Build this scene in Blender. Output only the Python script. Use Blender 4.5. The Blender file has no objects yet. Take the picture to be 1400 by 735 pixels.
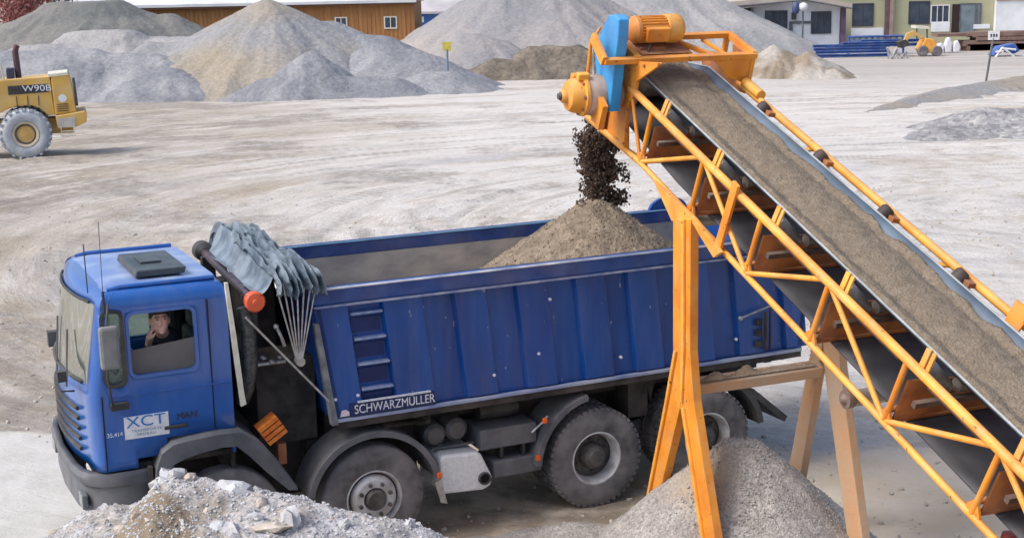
import bpy, math, random
import numpy as np
from mathutils import Vector, Matrix
random.seed(7); RNG = np.random.default_rng(7)
R = math.radians; PI = math.pi
S = bpy.context.scene
COL = S.collection

# ---------------------------------------------------------------- camera, light, exposure
CAM_H, PITCH, ROLL, FOC = 5.647, 0.200, -0.021, 1923.0     # metres, radians, radians, pixels at 1400 wide
F_ = np.array([0, math.cos(PITCH), -math.sin(PITCH)]); U0 = np.array([0, math.sin(PITCH), math.cos(PITCH)]); X0 = np.array([1., 0, 0])
R_ = X0*math.cos(ROLL) + U0*math.sin(ROLL); U_ = -X0*math.sin(ROLL) + U0*math.cos(ROLL)
CAM = np.array([0, 0, CAM_H])
cd = bpy.data.cameras.new('camera'); cam = bpy.data.objects.new('camera', cd); COL.objects.link(cam)
cd.sensor_width = 36; cd.lens = FOC/1400*36; cd.clip_start = .1; cd.clip_end = 3000
m = Matrix.Identity(4)
for i in range(3):
    m[i][0] = R_[i]; m[i][1] = U_[i]; m[i][2] = -F_[i]; m[i][3] = CAM[i]
cam.matrix_world = m
S.camera = cam
SUN_EL, SUN_AZ = R(50), R(-112)          # azimuth measured from +Y towards +X: high from the left
w = bpy.data.worlds.new('World'); S.world = w; w.use_nodes = True
nt = w.node_tree; nt.nodes.clear()
sky = nt.nodes.new('ShaderNodeTexSky'); sky.sky_type = 'NISHITA'; sky.sun_disc = False
sky.sun_elevation = SUN_EL; sky.sun_rotation = SUN_AZ; sky.dust_density = 4.0; sky.air_density = .9; sky.ozone_density = 1.0
bg = nt.nodes.new('ShaderNodeBackground'); bg.inputs[1].default_value = .135
wo = nt.nodes.new('ShaderNodeOutputWorld')
nt.links.new(sky.outputs[0], bg.inputs[0]); nt.links.new(bg.outputs[0], wo.inputs[0])
sl = bpy.data.lights.new('sun', 'SUN'); sl.energy = 1.3; sl.angle = R(22); sl.color = (1, .985, .965)
so = bpy.data.objects.new('sun', sl); COL.objects.link(so)
sd = Vector((math.sin(SUN_AZ)*math.cos(SUN_EL), math.cos(SUN_AZ)*math.cos(SUN_EL), math.sin(SUN_EL)))
so.rotation_euler = sd.to_track_quat('Z', 'Y').to_euler(); so.location = (-20, 10, 30)
S.view_settings.view_transform = 'Standard'; S.view_settings.look = 'None'
S.view_settings.exposure = 0.70; S.view_settings.gamma = 1
S.cycles.max_bounces = 6

# ---------------------------------------------------------------- helpers
def ray(u, v): return F_*FOC + R_*(u-700) + U_*(367.5-v)
def gz(u, v, z=0.):                       # surveyed point of the photo on the level z
    d = ray(u, v); return CAM + d*((z-CAM_H)/d[2])
def gd(u, v, D):                          # surveyed point at the distance D ahead
    d = ray(u, v); return CAM + d*(D/d[1])

def hsh(ix, iy, s):
    n = (ix.astype(np.int64)*374761393 + iy.astype(np.int64)*668265263 + s*982451653) & 0x7fffffff
    n = ((n ^ (n >> 13))*1274126177) & 0x7fffffff
    return ((n ^ (n >> 16)) & 0xffff)/65535.
def vn(x, y, s=0):
    x = np.asarray(x, float); y = np.asarray(y, float)
    ix = np.floor(x); iy = np.floor(y); fx = x-ix; fy = y-iy
    fx = fx*fx*(3-2*fx); fy = fy*fy*(3-2*fy)
    a = hsh(ix, iy, s); b = hsh(ix+1, iy, s); c = hsh(ix, iy+1, s); d = hsh(ix+1, iy+1, s)
    return (a*(1-fx)+b*fx)*(1-fy) + (c*(1-fx)+d*fx)*fy - .5
def fbm(x, y, s=0, o=4):
    r = 0; a = 1
    for k in range(o):
        r = r + a*vn(x*2**k, y*2**k, s+k); a *= .5
    return r

def tag(o, label=None, cat=None, group=None, kind=None):
    if label: o['label'] = label
    if cat: o['category'] = cat
    if group: o['group'] = group
    if kind: o['kind'] = kind
    return o
def empty(name, label, cat, loc=(0, 0, 0), rot=None, group=None):
    o = bpy.data.objects.new(name, None); COL.objects.link(o); o.empty_display_size = .2
    M4 = (rot.to_4x4() if rot is not None else Matrix.Identity(4)); M4.translation = Vector(loc)
    o.matrix_world = M4
    return tag(o, label, cat, group)

class MB:
    def __init__(s): s.v = []; s.f = []; s.n = 0
    def add(s, vs, fs):
        s.v.append(np.asarray(vs, float).reshape(-1, 3)); n = s.n
        s.f += [tuple(i+n for i in f) for f in fs]; s.n += len(s.v[-1]); return s
    def box(s, x0, x1, y0, y1, z0, z1, rot=None, c=None):
        P = np.array([(x, y, z) for x in (x0, x1) for y in (y0, y1) for z in (z0, z1)], float)
        if rot is not None:
            c = P.mean(0) if c is None else np.array(c); P = (P-c)@np.array(rot).T + c
        return s.add(P, [(0, 1, 3, 2), (4, 6, 7, 5), (0, 4, 5, 1), (2, 3, 7, 6), (0, 2, 6, 4), (1, 5, 7, 3)])
    def bar(s, p, q, wd, ht, up=(0, 0, 1)):            # rectangular bar from p to q
        p = np.array(p, float); q = np.array(q, float); d = (q-p)/np.linalg.norm(q-p); up = np.array(up, float)
        a = np.cross(d, up); a /= np.linalg.norm(a); b = np.cross(a, d)
        P = [e + a*sa*wd/2 + b*sb*ht/2 for e in (p, q) for sa in (-1, 1) for sb in (-1, 1)]
        return s.add(P, [(0, 1, 3, 2), (4, 6, 7, 5), (0, 4, 5, 1), (2, 3, 7, 6), (0, 2, 6, 4), (1, 5, 7, 3)])
    def tube(s, pts, r, n=10, cap=True):
        pts = [np.array(p, float) for p in pts]; k = len(pts); rr = r if hasattr(r, '__len__') else [r]*k
        d0 = pts[1]-pts[0]; ref = np.array([0, 0, 1.]) if abs(d0[2]) < .9*np.linalg.norm(d0) else np.array([1., 0, 0])
        V_ = []
        for i, p in enumerate(pts):
            d = pts[min(i+1, k-1)] - pts[max(i-1, 0)]; d = d/np.linalg.norm(d)
            a = np.cross(d, ref); a /= np.linalg.norm(a); b = np.cross(a, d)
            V_ += [p + rr[i]*(a*math.cos(t)+b*math.sin(t)) for t in np.arange(n)*2*PI/n]
        fs = [(i*n+j, i*n+(j+1) % n, (i+1)*n+(j+1) % n, (i+1)*n+j) for i in range(k-1) for j in range(n)]
        if cap: fs += [tuple(range(n))[::-1], tuple((k-1)*n+j for j in range(n))]
        return s.add(V_, fs)
    def lathe(s, c, ax, prof, n=32, cap=True):          # prof: (radius, offset along axis)
        c = np.array(c, float); ax = np.array(ax, float); ax /= np.linalg.norm(ax)
        ref = np.array([0, 0, 1.]) if abs(ax[2]) < .9 else np.array([1., 0, 0])
        a = np.cross(ax, ref); a /= np.linalg.norm(a); b = np.cross(ax, a); V_ = []
        for r, h in prof:
            V_ += [c + ax*h + r*(a*math.cos(t)+b*math.sin(t)) for t in np.arange(n)*2*PI/n]
        k = len(prof)
        fs = [(i*n+j, (i+1)*n+j, (i+1)*n+(j+1) % n, i*n+(j+1) % n) for i in range(k-1) for j in range(n)]
        if cap: fs += [tuple(range(n)), tuple((k-1)*n+j for j in range(n))[::-1]]
        return s.add(V_, fs)
    def prism(s, pts, vec):                             # planar polygon pushed along vec
        pts = np.array(pts, float); k = len(pts); vec = np.array(vec, float)
        fs = [tuple(range(k))[::-1], tuple(range(k, 2*k))] + [(i, (i+1) % k, k+(i+1) % k, k+i) for i in range(k)]
        return s.add(np.vstack([pts, pts+vec]), fs)
    def grid(s, P, closeu=False, keep=None):            # P[i][j] points
        P = np.asarray(P, float); a, b = P.shape[:2]; fs = []
        for i in range(a if closeu else a-1):
            for j in range(b-1):
                if keep is None or keep[i][j]:
                    i2 = (i+1) % a; fs.append((i*b+j, i2*b+j, i2*b+j+1, i*b+j+1))
        return s.add(P.reshape(-1, 3), fs)
    def ball(s, c, r, n=10, m_=7):
        r = np.array(r if hasattr(r, '__len__') else [r]*3, float); c = np.array(c, float)
        V_ = [c+(0, 0, r[2])]
        for i in range(1, m_):
            t = PI*i/m_
            V_ += [c + r*np.array([math.sin(t)*math.cos(p), math.sin(t)*math.sin(p), math.cos(t)]) for p in np.arange(n)*2*PI/n]
        V_.append(c-(0, 0, r[2])); fs = [(0, 1+j, 1+(j+1) % n) for j in range(n)]
        for i in range(m_-2): fs += [(1+i*n+j, 1+(i+1)*n+j, 1+(i+1)*n+(j+1) % n, 1+i*n+(j+1) % n) for j in range(n)]
        L_ = 1+(m_-1)*n; fs += [(L_, L_-n+(j+1) % n, L_-n+j) for j in range(n)]
        return s.add(V_, fs)
    def mesh(s, name, mat, smooth=None, solid=False):
        me = bpy.data.meshes.new(name); me.from_pydata(np.vstack(s.v).tolist(), [], s.f); me.update()
        if mat: me.materials.append(mat)
        if smooth is not None:
            me.polygons.foreach_set('use_smooth', [True]*len(me.polygons)); me.set_sharp_from_angle(angle=R(smooth))
        return me
    def build(s, name, mat, parent=None, smooth=None, bev=0, solid=0, soff=-1, **kw):
        o = bpy.data.objects.new(name, s.mesh(name, mat, smooth)); COL.objects.link(o)
        if parent is not None: o.parent = parent
        if solid:
            md = o.modifiers.new('solid', 'SOLIDIFY'); md.thickness = solid; md.offset = soff
        if bev:
            md = o.modifiers.new('bevel', 'BEVEL'); md.width = bev; md.segments = 2; md.limit_method = 'ANGLE'; md.angle_limit = R(35)
        return tag(o, **kw)
def link_mesh(name, me, parent=None, loc=(0, 0, 0), rot=(0, 0, 0), sc=(1, 1, 1), **kw):
    o = bpy.data.objects.new(name, me); COL.objects.link(o); o.parent = parent
    o.location = loc; o.rotation_euler = rot; o.scale = sc
    return tag(o, **kw)
def text(name, body, size, mat, parent, M4, ext=.004, xs=1., **kw):
    c = bpy.data.curves.new(name, 'FONT'); c.body = body; c.size = size; c.extrude = ext; c.align_x = 'CENTER'; c.align_y = 'CENTER'
    t = bpy.data.objects.new(name+'_tmp', c); COL.objects.link(t)
    me = bpy.data.meshes.new_from_object(t.evaluated_get(bpy.context.evaluated_depsgraph_get()))
    bpy.data.objects.remove(t); me.name = name; me.materials.clear(); me.materials.append(mat)
    me.transform(Matrix.Diagonal((xs, 1, 1, 1))); me.transform(M4)
    o = bpy.data.objects.new(name, me); COL.objects.link(o); o.parent = parent
    return tag(o, **kw)

# ---------------------------------------------------------------- materials
def M(name, c1, c2=None, scale=3., rough=.6, metal=0., bump=0., bscale=30., dust=0., dustc=(.42, .37, .31), grain=None, coat=0., stretch=None, speck=None, lo=.38, hi=.62, alpha=1., spec=.5, dvec=None):
    m = bpy.data.materials.new(name); m.use_nodes = True; N = m.node_tree.nodes; L = m.node_tree.links
    b = N['Principled BSDF']; b.inputs['Roughness'].default_value = rough; b.inputs['Metallic'].default_value = metal
    b.inputs['Coat Weight'].default_value = coat; b.inputs['Coat Roughness'].default_value = .1
    b.inputs['Specular IOR Level'].default_value = spec
    g = N.new('ShaderNodeNewGeometry'); pos = g.outputs['Position']
    if stretch:
        mp = N.new('ShaderNodeMapping'); L.new(pos, mp.inputs[0]); mp.inputs['Scale'].default_value = stretch; vec = mp.outputs[0]
    else: vec = pos
    def noise(sc, det=5, v=vec):
        n = N.new('ShaderNodeTexNoise'); L.new(v, n.inputs['Vector']); n.inputs['Scale'].default_value = sc; n.inputs['Detail'].default_value = det
        return n.outputs[0]
    def ramp(f, a, c):
        r = N.new('ShaderNodeMapRange'); L.new(f, r.inputs[0]); r.inputs[1].default_value = a; r.inputs[2].default_value = c; return r.outputs[0]
    def mix(f, a, c, mode='MIX'):
        x = N.new('ShaderNodeMix'); x.data_type = 'RGBA'; x.blend_type = mode
        for sck, val in ((0, f), (6, a), (7, c)):
            if hasattr(val, 'links'): L.new(val, x.inputs[sck])
            elif sck == 0: x.inputs[0].default_value = val
            else: x.inputs[sck].default_value = (*val, 1)
        return x.outputs[2]
    col = mix(ramp(noise(scale), lo, hi), c1, c2) if c2 else mix(0., c1, c1)
    if grain:
        for gs, amt in grain:
            vo = N.new('ShaderNodeTexVoronoi'); L.new(pos, vo.inputs['Vector']); vo.inputs['Scale'].default_value = gs
            bw = N.new('ShaderNodeSeparateColor'); L.new(vo.outputs['Color'], bw.inputs[0])
            r = N.new('ShaderNodeMapRange'); L.new(bw.outputs[0], r.inputs[0]); r.inputs[3].default_value = 1-amt; r.inputs[4].default_value = 1+amt
            cm = N.new('ShaderNodeCombineColor'); [L.new(r.outputs[0], cm.inputs[i]) for i in range(3)]
            col = mix(1., col, cm.outputs[0], 'MULTIPLY')
    if speck:
        col = mix(ramp(noise(speck[0], 2), speck[1], speck[1]+.04), col, speck[2])
    if dust:
        sp = N.new('ShaderNodeSeparateXYZ'); L.new(g.outputs['Normal'], sp.inputs[0])
        up = ramp(sp.outputs[2], -.3, 1.); 
        if dvec:
            mp2 = N.new('ShaderNodeMapping'); L.new(pos, mp2.inputs[0]); mp2.inputs['Scale'].default_value = dvec; no = ramp(noise(2.3, 9, mp2.outputs[0]), .47, .72)
        else: no = ramp(noise(2.3, 8, pos), .42, .68)
        mu = N.new('ShaderNodeMath'); mu.operation = 'MULTIPLY_ADD'; L.new(up, mu.inputs[0]); mu.inputs[1].default_value = .6*dust; 
        m2 = N.new('ShaderNodeMath'); m2.operation = 'MULTIPLY'; L.new(no, m2.inputs[0]); m2.inputs[1].default_value = dust
        L.new(m2.outputs[0], mu.inputs[2]); mu.use_clamp = True
        col = mix(mu.outputs[0], col, dustc)
        rr = N.new('ShaderNodeMapRange'); L.new(mu.outputs[0], rr.inputs[0]); rr.inputs[3].default_value = rough; rr.inputs[4].default_value = .9
        L.new(rr.outputs[0], b.inputs['Roughness'])
    L.new(col, b.inputs['Base Color'])
    if bump:
        bp = N.new('ShaderNodeBump'); bp.inputs['Strength'].default_value = 1; bp.inputs['Distance'].default_value = bump
        L.new(noise(bscale, 6, pos), bp.inputs['Height']); L.new(bp.outputs[0], b.inputs['Normal'])
    return m
def glass(name, tint=(.75, .82, .8), dirt=.25, dirt_sheen=(.5, .5, .47)):  # the dirt layer also carries painted reflections on some panes
    m = bpy.data.materials.new(name); m.use_nodes = True; N = m.node_tree.nodes; L = m.node_tree.links
    N.remove(N['Principled BSDF']); out = N['Material Output']
    tr = N.new('ShaderNodeBsdfTransparent'); tr.inputs[0].default_value = (*tint, 1)
    gl = N.new('ShaderNodeBsdfGlossy'); gl.inputs['Roughness'].default_value = .04
    fr = N.new('ShaderNodeFresnel'); fr.inputs[0].default_value = 1.6
    m1 = N.new('ShaderNodeMixShader'); L.new(fr.outputs[0], m1.inputs[0]); L.new(tr.outputs[0], m1.inputs[1]); L.new(gl.outputs[0], m1.inputs[2])
    df = N.new('ShaderNodeBsdfDiffuse'); df.inputs[0].default_value = (*dirt_sheen, 1)
    n = N.new('ShaderNodeTexNoise'); n.inputs['Scale'].default_value = 3.5; g = N.new('ShaderNodeNewGeometry'); L.new(g.outputs['Position'], n.inputs['Vector'])
    r = N.new('ShaderNodeMapRange'); L.new(n.outputs[0], r.inputs[0]); r.inputs[3].default_value = dirt*.4; r.inputs[4].default_value = dirt*1.6
    m2 = N.new('ShaderNodeMixShader'); L.new(r.outputs[0], m2.inputs[0]); L.new(m1.outputs[0], m2.inputs[1]); L.new(df.outputs[0], m2.inputs[2])
    L.new(m2.outputs[0], out.inputs[0]); return m

BLUE = M('truck_blue', (.0015, .078, .34), (.003, .10, .40), 1.2, .28, dust=.06, coat=.8, dvec=(3.5, 3.5, .8))
BODYB = M('skip_blue', (.0015, .048, .24), (.003, .075, .33), 2.5, .40, bump=.0025, bscale=4, dust=.07, dvec=(4., 4., .5), stretch=(1, 1, .35), speck=(24, .72, (.3, .33, .4)))
RAILB = M('rail_blue', (.002, .035, .19), (.01, .06, .26), 4, .5, dust=.16)
DIRTY = M('skip_inside', (.50, .46, .40), (.34, .32, .30), 2.2, .85, bump=.01, bscale=8, stretch=(1, 1, 2.))
BLACK = M('black_plastic', (.018, .018, .02), (.035, .035, .037), 6, .55, dust=.25, dustc=(.2, .19, .17))
GREYP = M('grey_plastic', (.07, .078, .095), (.11, .12, .14), 5, .45, dust=.16)
UNDER = M('underbody', (.014, .013, .014), (.05, .042, .037), 7, .8, dust=.3, dustc=(.17, .14, .12))
RUBBER = M('tyre_rubber', (.07, .066, .068), (.15, .14, .14), 9, .85, bump=.006, bscale=60, dust=.55, dustc=(.30, .28, .27))
RIM = M('rim_grey', (.62, .62, .63), (.42, .40, .38), 8, .5, dust=.2)
RIMD = M('rim_dark', (.03, .028, .03), (.09, .08, .075), 9, .6, dust=.15)
STEEL = M('steel', (.5, .51, .52), (.32, .32, .32), 14, .38, metal=.7, dust=.15)
TANKM = M('silencer_grey', (.80, .80, .79), (.68, .69, .69), 30, .5, bump=.002, bscale=120)
CREAM = M('cream', (.72, .70, .60), (.6, .57, .47), 9, .5)
WHITE = M('white_paint', (.78, .78, .8), (.66, .66, .68), 12, .5)
ORANGE = M('conveyor_orange', (.78, .30, .022), (.64, .20, .015), 3, .5, dust=.30, dvec=(5, 5, 2), dustc=(.5, .36, .2), speck=(16, .68, (.20, .07, .025)))
YELOR = M('conveyor_tube', (.84, .40, .05), (.72, .27, .025), 3.5, .48, dust=.32, dvec=(5, 5, 2), dustc=(.55, .42, .25), speck=(18, .69, (.22, .08, .03)))
RUSTP = M('rusty_plate', (.28, .085, .03), (.48, .17, .04), 5, .75, bump=.004, bscale=22, dust=.3, dustc=(.3, .23, .17))
DUSTYO = M('dusty_orange', (.46, .33, .23), (.56, .27, .10), 1.6, .85, bump=.006, bscale=25, dust=.45, dustc=(.40, .35, .29), lo=.42, hi=.7)
GUARD = M('guard_blue', (.02, .33, .72), (.02, .24, .6), 4, .4, dust=.14)
BELT = M('belt_rubber', (.035, .038, .05), (.06, .062, .075), 4, .6, bump=.002, bscale=50, dust=.12, dustc=(.2, .19, .18))
BELTT = M('belt_top', (.11, .16, .22), (.07, .10, .14), 2.5, .5, dust=.06, dustc=(.3, .3, .3), bump=.004, bscale=9)
ROLL_ = M('idler_dark', (.05, .03, .028), (.12, .05, .03), 12, .6, dust=.3)
ROLLD = M('roller_dark_rubber', (.03, .022, .022), (.06, .035, .03), 9, .55, dust=.08)
IDL = M('idler_grey', (.20, .19, .18), (.32, .29, .26), 10, .5, metal=.4, dust=.3)
SAND = M('damp_sand', (.185, .145, .105), (.255, .205, .15), 5, .95, bump=.03, bscale=30, grain=[(70, .2), (28, .12)])
SANDB = M('belt_sand', (.19, .15, .105), (.235, .19, .14), 14, .95, bump=.022, bscale=45, grain=[(120, .22)])
CLOD = M('dark_clods', (.055, .034, .026), (.12, .08, .058), 9, .95, bump=.01, bscale=40)
TARP = M('tarp_cloth', (.06, .095, .135), (.19, .25, .31), 4.5, .5, bump=.012, bscale=13, dust=.06)
SKIN = M('skin', (.66, .36, .27), (.72, .43, .33), 20, .55)
HAIR = M('hair', (.03, .018, .012), (.06, .035, .022), 40, .7)
CLOTH = M('dark_jacket', (.012, .013, .02), (.022, .022, .03), 20, .9)
JEANS = M('jeans', (.03, .045, .09), (.04, .06, .11), 20, .9)
ORLAMP = M('orange_plastic', (.85, .14, .01), (.7, .1, .01), 10, .4)
REDOR = M('roller_cap', (.62, .08, .03), (.72, .13, .05), 14, .45)
LBLUE = M('letter_blue', (.03, .18, .5), None, 5, .5)
LETW = M('letter_white', (.75, .78, .85), (.6, .63, .7), 30, .6)
LETG = M('letter_grey', (.22, .3, .36), None, 5, .6)
GLASS = glass('window_glass', (.62, .74, .70), .16, (.42, .48, .44))
GLASSW = glass('windscreen_glass', (.55, .70, .64), .12, (.42, .50, .44))  # greenish film colour paints the reflection on the windscreen
GLASSD = glass('half_open_pane', (.40, .40, .42), .75, (.17, .16, .16))  # grey layer paints the pane's reflection along with its dust
CABIN = M('cabin_trim', (.05, .05, .055), (.08, .08, .085), 8, .8)
MIRR = M('mirror_back', (.20, .21, .21), (.15, .155, .16), 9, .55, dust=.1)

# ---------------------------------------------------------------- ground
def ground_mat():
    m = bpy.data.materials.new('quarry_floor'); m.use_nodes = True; N = m.node_tree.nodes; L = m.node_tree.links
    b = N['Principled BSDF']; b.inputs['Roughness'].default_value = .95; b.inputs['Specular IOR Level'].default_value = .2
    g = N.new('ShaderNodeNewGeometry'); pos = g.outputs['Position']
    sp = N.new('ShaderNodeSeparateXYZ'); L.new(pos, sp.inputs[0]); X, Y = sp.outputs[0], sp.outputs[1]
    def ma(op, a, c, clamp=False):
        x = N.new('ShaderNodeMath'); x.operation = op; x.use_clamp = clamp
        for i, q in enumerate((a, c)):
            if q is None: continue
            if hasattr(q, 'links'): L.new(q, x.inputs[i])
            else: x.inputs[i].default_value = q
        return x.outputs[0]
    def noise(v, sc, det=6, ro=.55):
        n = N.new('ShaderNodeTexNoise'); L.new(v, n.inputs['Vector']); n.inputs['Scale'].default_value = sc; n.inputs['Detail'].default_value = det; n.inputs['Roughness'].default_value = ro; return n.outputs[0]
    def rng(f, a, c, lo=0., hi=1.):
        r = N.new('ShaderNodeMapRange'); L.new(f, r.inputs[0]); r.inputs[1].default_value = a; r.inputs[2].default_value = c; r.inputs[3].default_value = lo; r.inputs[4].default_value = hi; return r.outputs[0]
    def mix(f, a, c):
        x = N.new('ShaderNodeMix'); x.data_type = 'RGBA'
        for k, val in ((0, f), (6, a), (7, c)):
            if hasattr(val, 'links'): L.new(val, x.inputs[k])
            elif k == 0: x.inputs[0].default_value = val
            else: x.inputs[k].default_value = (*val, 1)
        return x.outputs[2]
    # coordinates that follow the loop the lorries drive: radius and bearing about the yard centre
    dx = ma('SUBTRACT', X, 16.); dy = ma('SUBTRACT', Y, 33.)
    rad = ma('SQRT', ma('ADD', ma('MULTIPLY', dx, dx), ma('MULTIPLY', ma('MULTIPLY', dy, dy), 2.0)), None)
    ang = ma('ARCTAN2', dy, dx)
    def ring(fr, fa):
        c = N.new('ShaderNodeCombineXYZ'); L.new(ma('MULTIPLY', rad, fr), c.inputs[0]); L.new(ma('MULTIPLY', ang, fa), c.inputs[1]); return c.outputs[0]
    big = noise(pos, .055, 4)
    med = noise(pos, .5, 6)
    st1 = noise(ring(.55, 4.), 1., 8, .68)
    st2 = noise(ring(2.6, 9.), 1., 7, .68)
    # paler dust to the right and in the distance
    bias = ma('ADD', rng(X, -15., 3., -.20, .24), rng(Y, 17., 36., -.08, .12))
    f = ma('ADD', ma('ADD', ma('ADD', ma('MULTIPLY', big, .5), ma('MULTIPLY', med, .35)), ma('MULTIPLY', st1, .45)), bias)
    c0 = mix(rng(f, .42, .86), (.375, .315, .235), (.665, .635, .595))
    c0 = mix(rng(st2, .52, .68, 0, .38), c0, (.76, .74, .71))
    c0 = mix(rng(st2, .47, .34, 0, .4), c0, (.30, .265, .23))
    c0 = mix(rng(noise(ring(.33, 1.3), 1., 6, .6), .54, .68, 0, .5), c0, (.40, .40, .42))
    c0 = mix(rng(med, .56, .72, 0, .35), c0, (.56, .45, .33))
    fine = noise(pos, 9., 8, .75)
    mid2 = noise(ring(1.1, 9.), 1., 9, .75)
    c0 = mix(rng(mid2, .54, .66, 0, .45), c0, (.30, .27, .24))
    c0 = mix(rng(mid2, .46, .36, 0, .4), c0, (.68, .65, .61))
    c0 = mix(rng(fine, .50, .68, 0, .3), c0, (.30, .27, .24))
    # tyre lanes with cross tread, damp patches with broken edges
    lane = ma('MULTIPLY', rng(noise(ring(1.4, .5), 1., 2), .56, .60), rng(noise(pos, .35, 5), .42, .58))
    tread = ma('SINE', ma('ADD', ma('MULTIPLY', ang, 420.), ma('MULTIPLY', rad, 9.)), None)
    c0 = mix(ma('MULTIPLY', lane, rng(tread, -1., 1., .10, .5)), c0, (.27, .25, .225))
    c0 = mix(ma('MULTIPLY', rng(noise(ring(.22, 2.4), 1., 8, .7), .53, .60), rng(noise(pos, 2.2, 8, .72), .36, .60, .1, .65)), c0, (.36, .285, .20))
    wob = ma('MULTIPLY', ma('SUBTRACT', noise(ring(.05, 3.), 1., 3), .5), 3.2)
    for r0 in (36.4, 38.3, 41.0, 42.9, 29.2, 31.1, 19.6, 21.5, 16.2, 18.1, 47.5, 49.4):
        dd = ma('ABSOLUTE', ma('SUBTRACT', ma('ADD', rad, wob), r0), None)
        ln = ma('MULTIPLY', rng(dd, .26, .12), rng(noise(ring(.15+r0*.001, 2.2), 1., 4), .47, .56, 0, .5))
        c0 = mix(ma('MULTIPLY', ln, rng(tread, -1., 1., .5, 1.)), c0, (.25, .225, .19))
        rim_ = ma('MULTIPLY', ma('MULTIPLY', rng(dd, .26, .32), rng(dd, .50, .38)), rng(noise(ring(.15+r0*.001, 2.2), 1., 4), .47, .56, 0, .45))
        c0 = mix(rim_, c0, (.68, .65, .60))
    damp = rng(ma('ADD', noise(pos, .16, 8, .7), rng(X, -14., 8., .05, -.06)), .53, .60)
    c0 = mix(ma('MULTIPLY', damp, rng(noise(pos, 3., 8, .75), .35, .62, .15, .8)), c0, (.235, .215, .19))
    c0 = mix(ma('MULTIPLY', rng(noise(ring(.8, 7.), 1., 9, .72), .55, .64), rng(X, -16., 2., .7, .35)), c0, (.70, .67, .63))
    c0 = mix(ma('MULTIPLY', rng(noise(ring(.5, 5.), 1., 9, .72), .56, .66), rng(X, -16., 6., .6, .2)), c0, (.33, .27, .20))
    # the smooth pale strip the truck stands on
    edge = ma('ADD', ma('ADD', ma('MULTIPLY', X, -.135), 16.9), ma('MULTIPLY', ma('SUBTRACT', noise(pos, .9, 5), .5), 1.2))
    strip = rng(ma('SUBTRACT', edge, Y), -.12, .12)
    pale = mix(rng(noise(pos, .7, 7), .38, .62), (.52, .43, .315), (.61, .53, .43))
    conc = mix(rng(noise(pos, 1.3, 8, .65), .36, .64), (.46, .45, .42), (.57, .565, .54))
    pale = mix(rng(ma('ADD', X, noise(pos, 1.1, 5)), -3.9, -1.7, 1, 0), pale, conc)
    pale = mix(ma('MULTIPLY', rng(fine, .55, .72, 0, .25), rng(X, -4.4, -2.5, .15, 1.)), pale, (.33, .28, .23))
    c0 = mix(ma('MULTIPLY', rng(Y, 66, 90), rng(ma('ADD', noise(ring(.9, 2.), 1., 5), rng(X, 4, 16, -.2, .1)), .42, .6, .2, .85)), c0, (.40, .365, .335))
    # churned dark dirt just behind the strip on the left
    band = ma('MULTIPLY', rng(ma('SUBTRACT', Y, edge), 2.6, .6), rng(X, -2.5, -5., 0, .65))
    c0 = mix(ma('MULTIPLY', band, rng(noise(pos, 2.2, 6), .35, .6)), c0, (.27, .245, .22))
    # spilt damp sand, and the truck's soft shade painted into the soil
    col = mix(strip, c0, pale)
    spill_shade = ma('MULTIPLY', rng(X, -3.2, -1.6), rng(X, 3.0, 1.6)); spill_shade = ma('MULTIPLY', spill_shade, ma('MULTIPLY', rng(Y, 16.2, 15.2), rng(noise(pos, 1.6, 6), .36, .56)))
    col = mix(ma('MULTIPLY', spill_shade, .85), col, (.21, .17, .13))
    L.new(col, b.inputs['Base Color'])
    bp = N.new('ShaderNodeBump'); bp.inputs['Distance'].default_value = .09
    hgt = ma('ADD', ma('MULTIPLY', noise(pos, 7., 9, .75), .9), ma('MULTIPLY', st2, 1.0))
    hgt = ma('MULTIPLY', hgt, ma('SUBTRACT', 1., ma('MULTIPLY', strip, .75)))
    L.new(hgt, bp.inputs['Height']); L.new(bp.outputs[0], b.inputs['Normal'])
    return m
def ground_h(x, y):
    r = np.sqrt((x-16)**2 + 2*(y-33)**2); th_ = np.arctan2(y-33, x-16)
    edge = -.135*x + 16.9
    rough = np.clip((y-edge)/1.5, 0, 1)
    h = rough*(.10*fbm(r*.8, th_*3, 3) + .07*fbm(x*.35, y*.35, 8) + .03*fbm(x*1.7, y*1.7, 5))
    h = h + .012*fbm(x*2.2, y*2.2, 9)
    tr = lambda r0, wd: np.exp(-((r-r0+.5*fbm(th_*3, x*0, int(r0)))/wd)**2)
    h = h - rough*.06*(tr(37.5, .25)+tr(40, .25)+tr(20, .3)+tr(17.4, .3)+tr(47, .3))
    return h
ys = np.concatenate([np.linspace(-60, 7, 20), np.linspace(7.3, 30, 230), np.linspace(30.2, 70, 170), np.geomspace(71, 1500, 70)])
us = np.sign(np.linspace(-1, 1, 361))*np.abs(np.linspace(-1, 1, 361))**1.0
Yg = np.repeat(ys[:, None], len(us), 1); Wd = 9+np.abs(Yg)*.42
Xg = us[None, :]*Wd
outer = np.abs(us[None, :]) > .93
Xg = np.where(outer, np.sign(us)[None, :]*(Wd*.93 + (np.abs(us[None, :])-.93)/.07*(60+np.abs(Yg)*1.2)), Xg)
Zg = np.where((Yg > 4) & (Yg < 90), ground_h(Xg, Yg), 0)
MB().grid(np.stack([Xg, Yg, Zg], -1)).build('ground', ground_mat(), smooth=180, kind='structure', label='pale dusty quarry floor crossed by lorry tracks')

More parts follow.
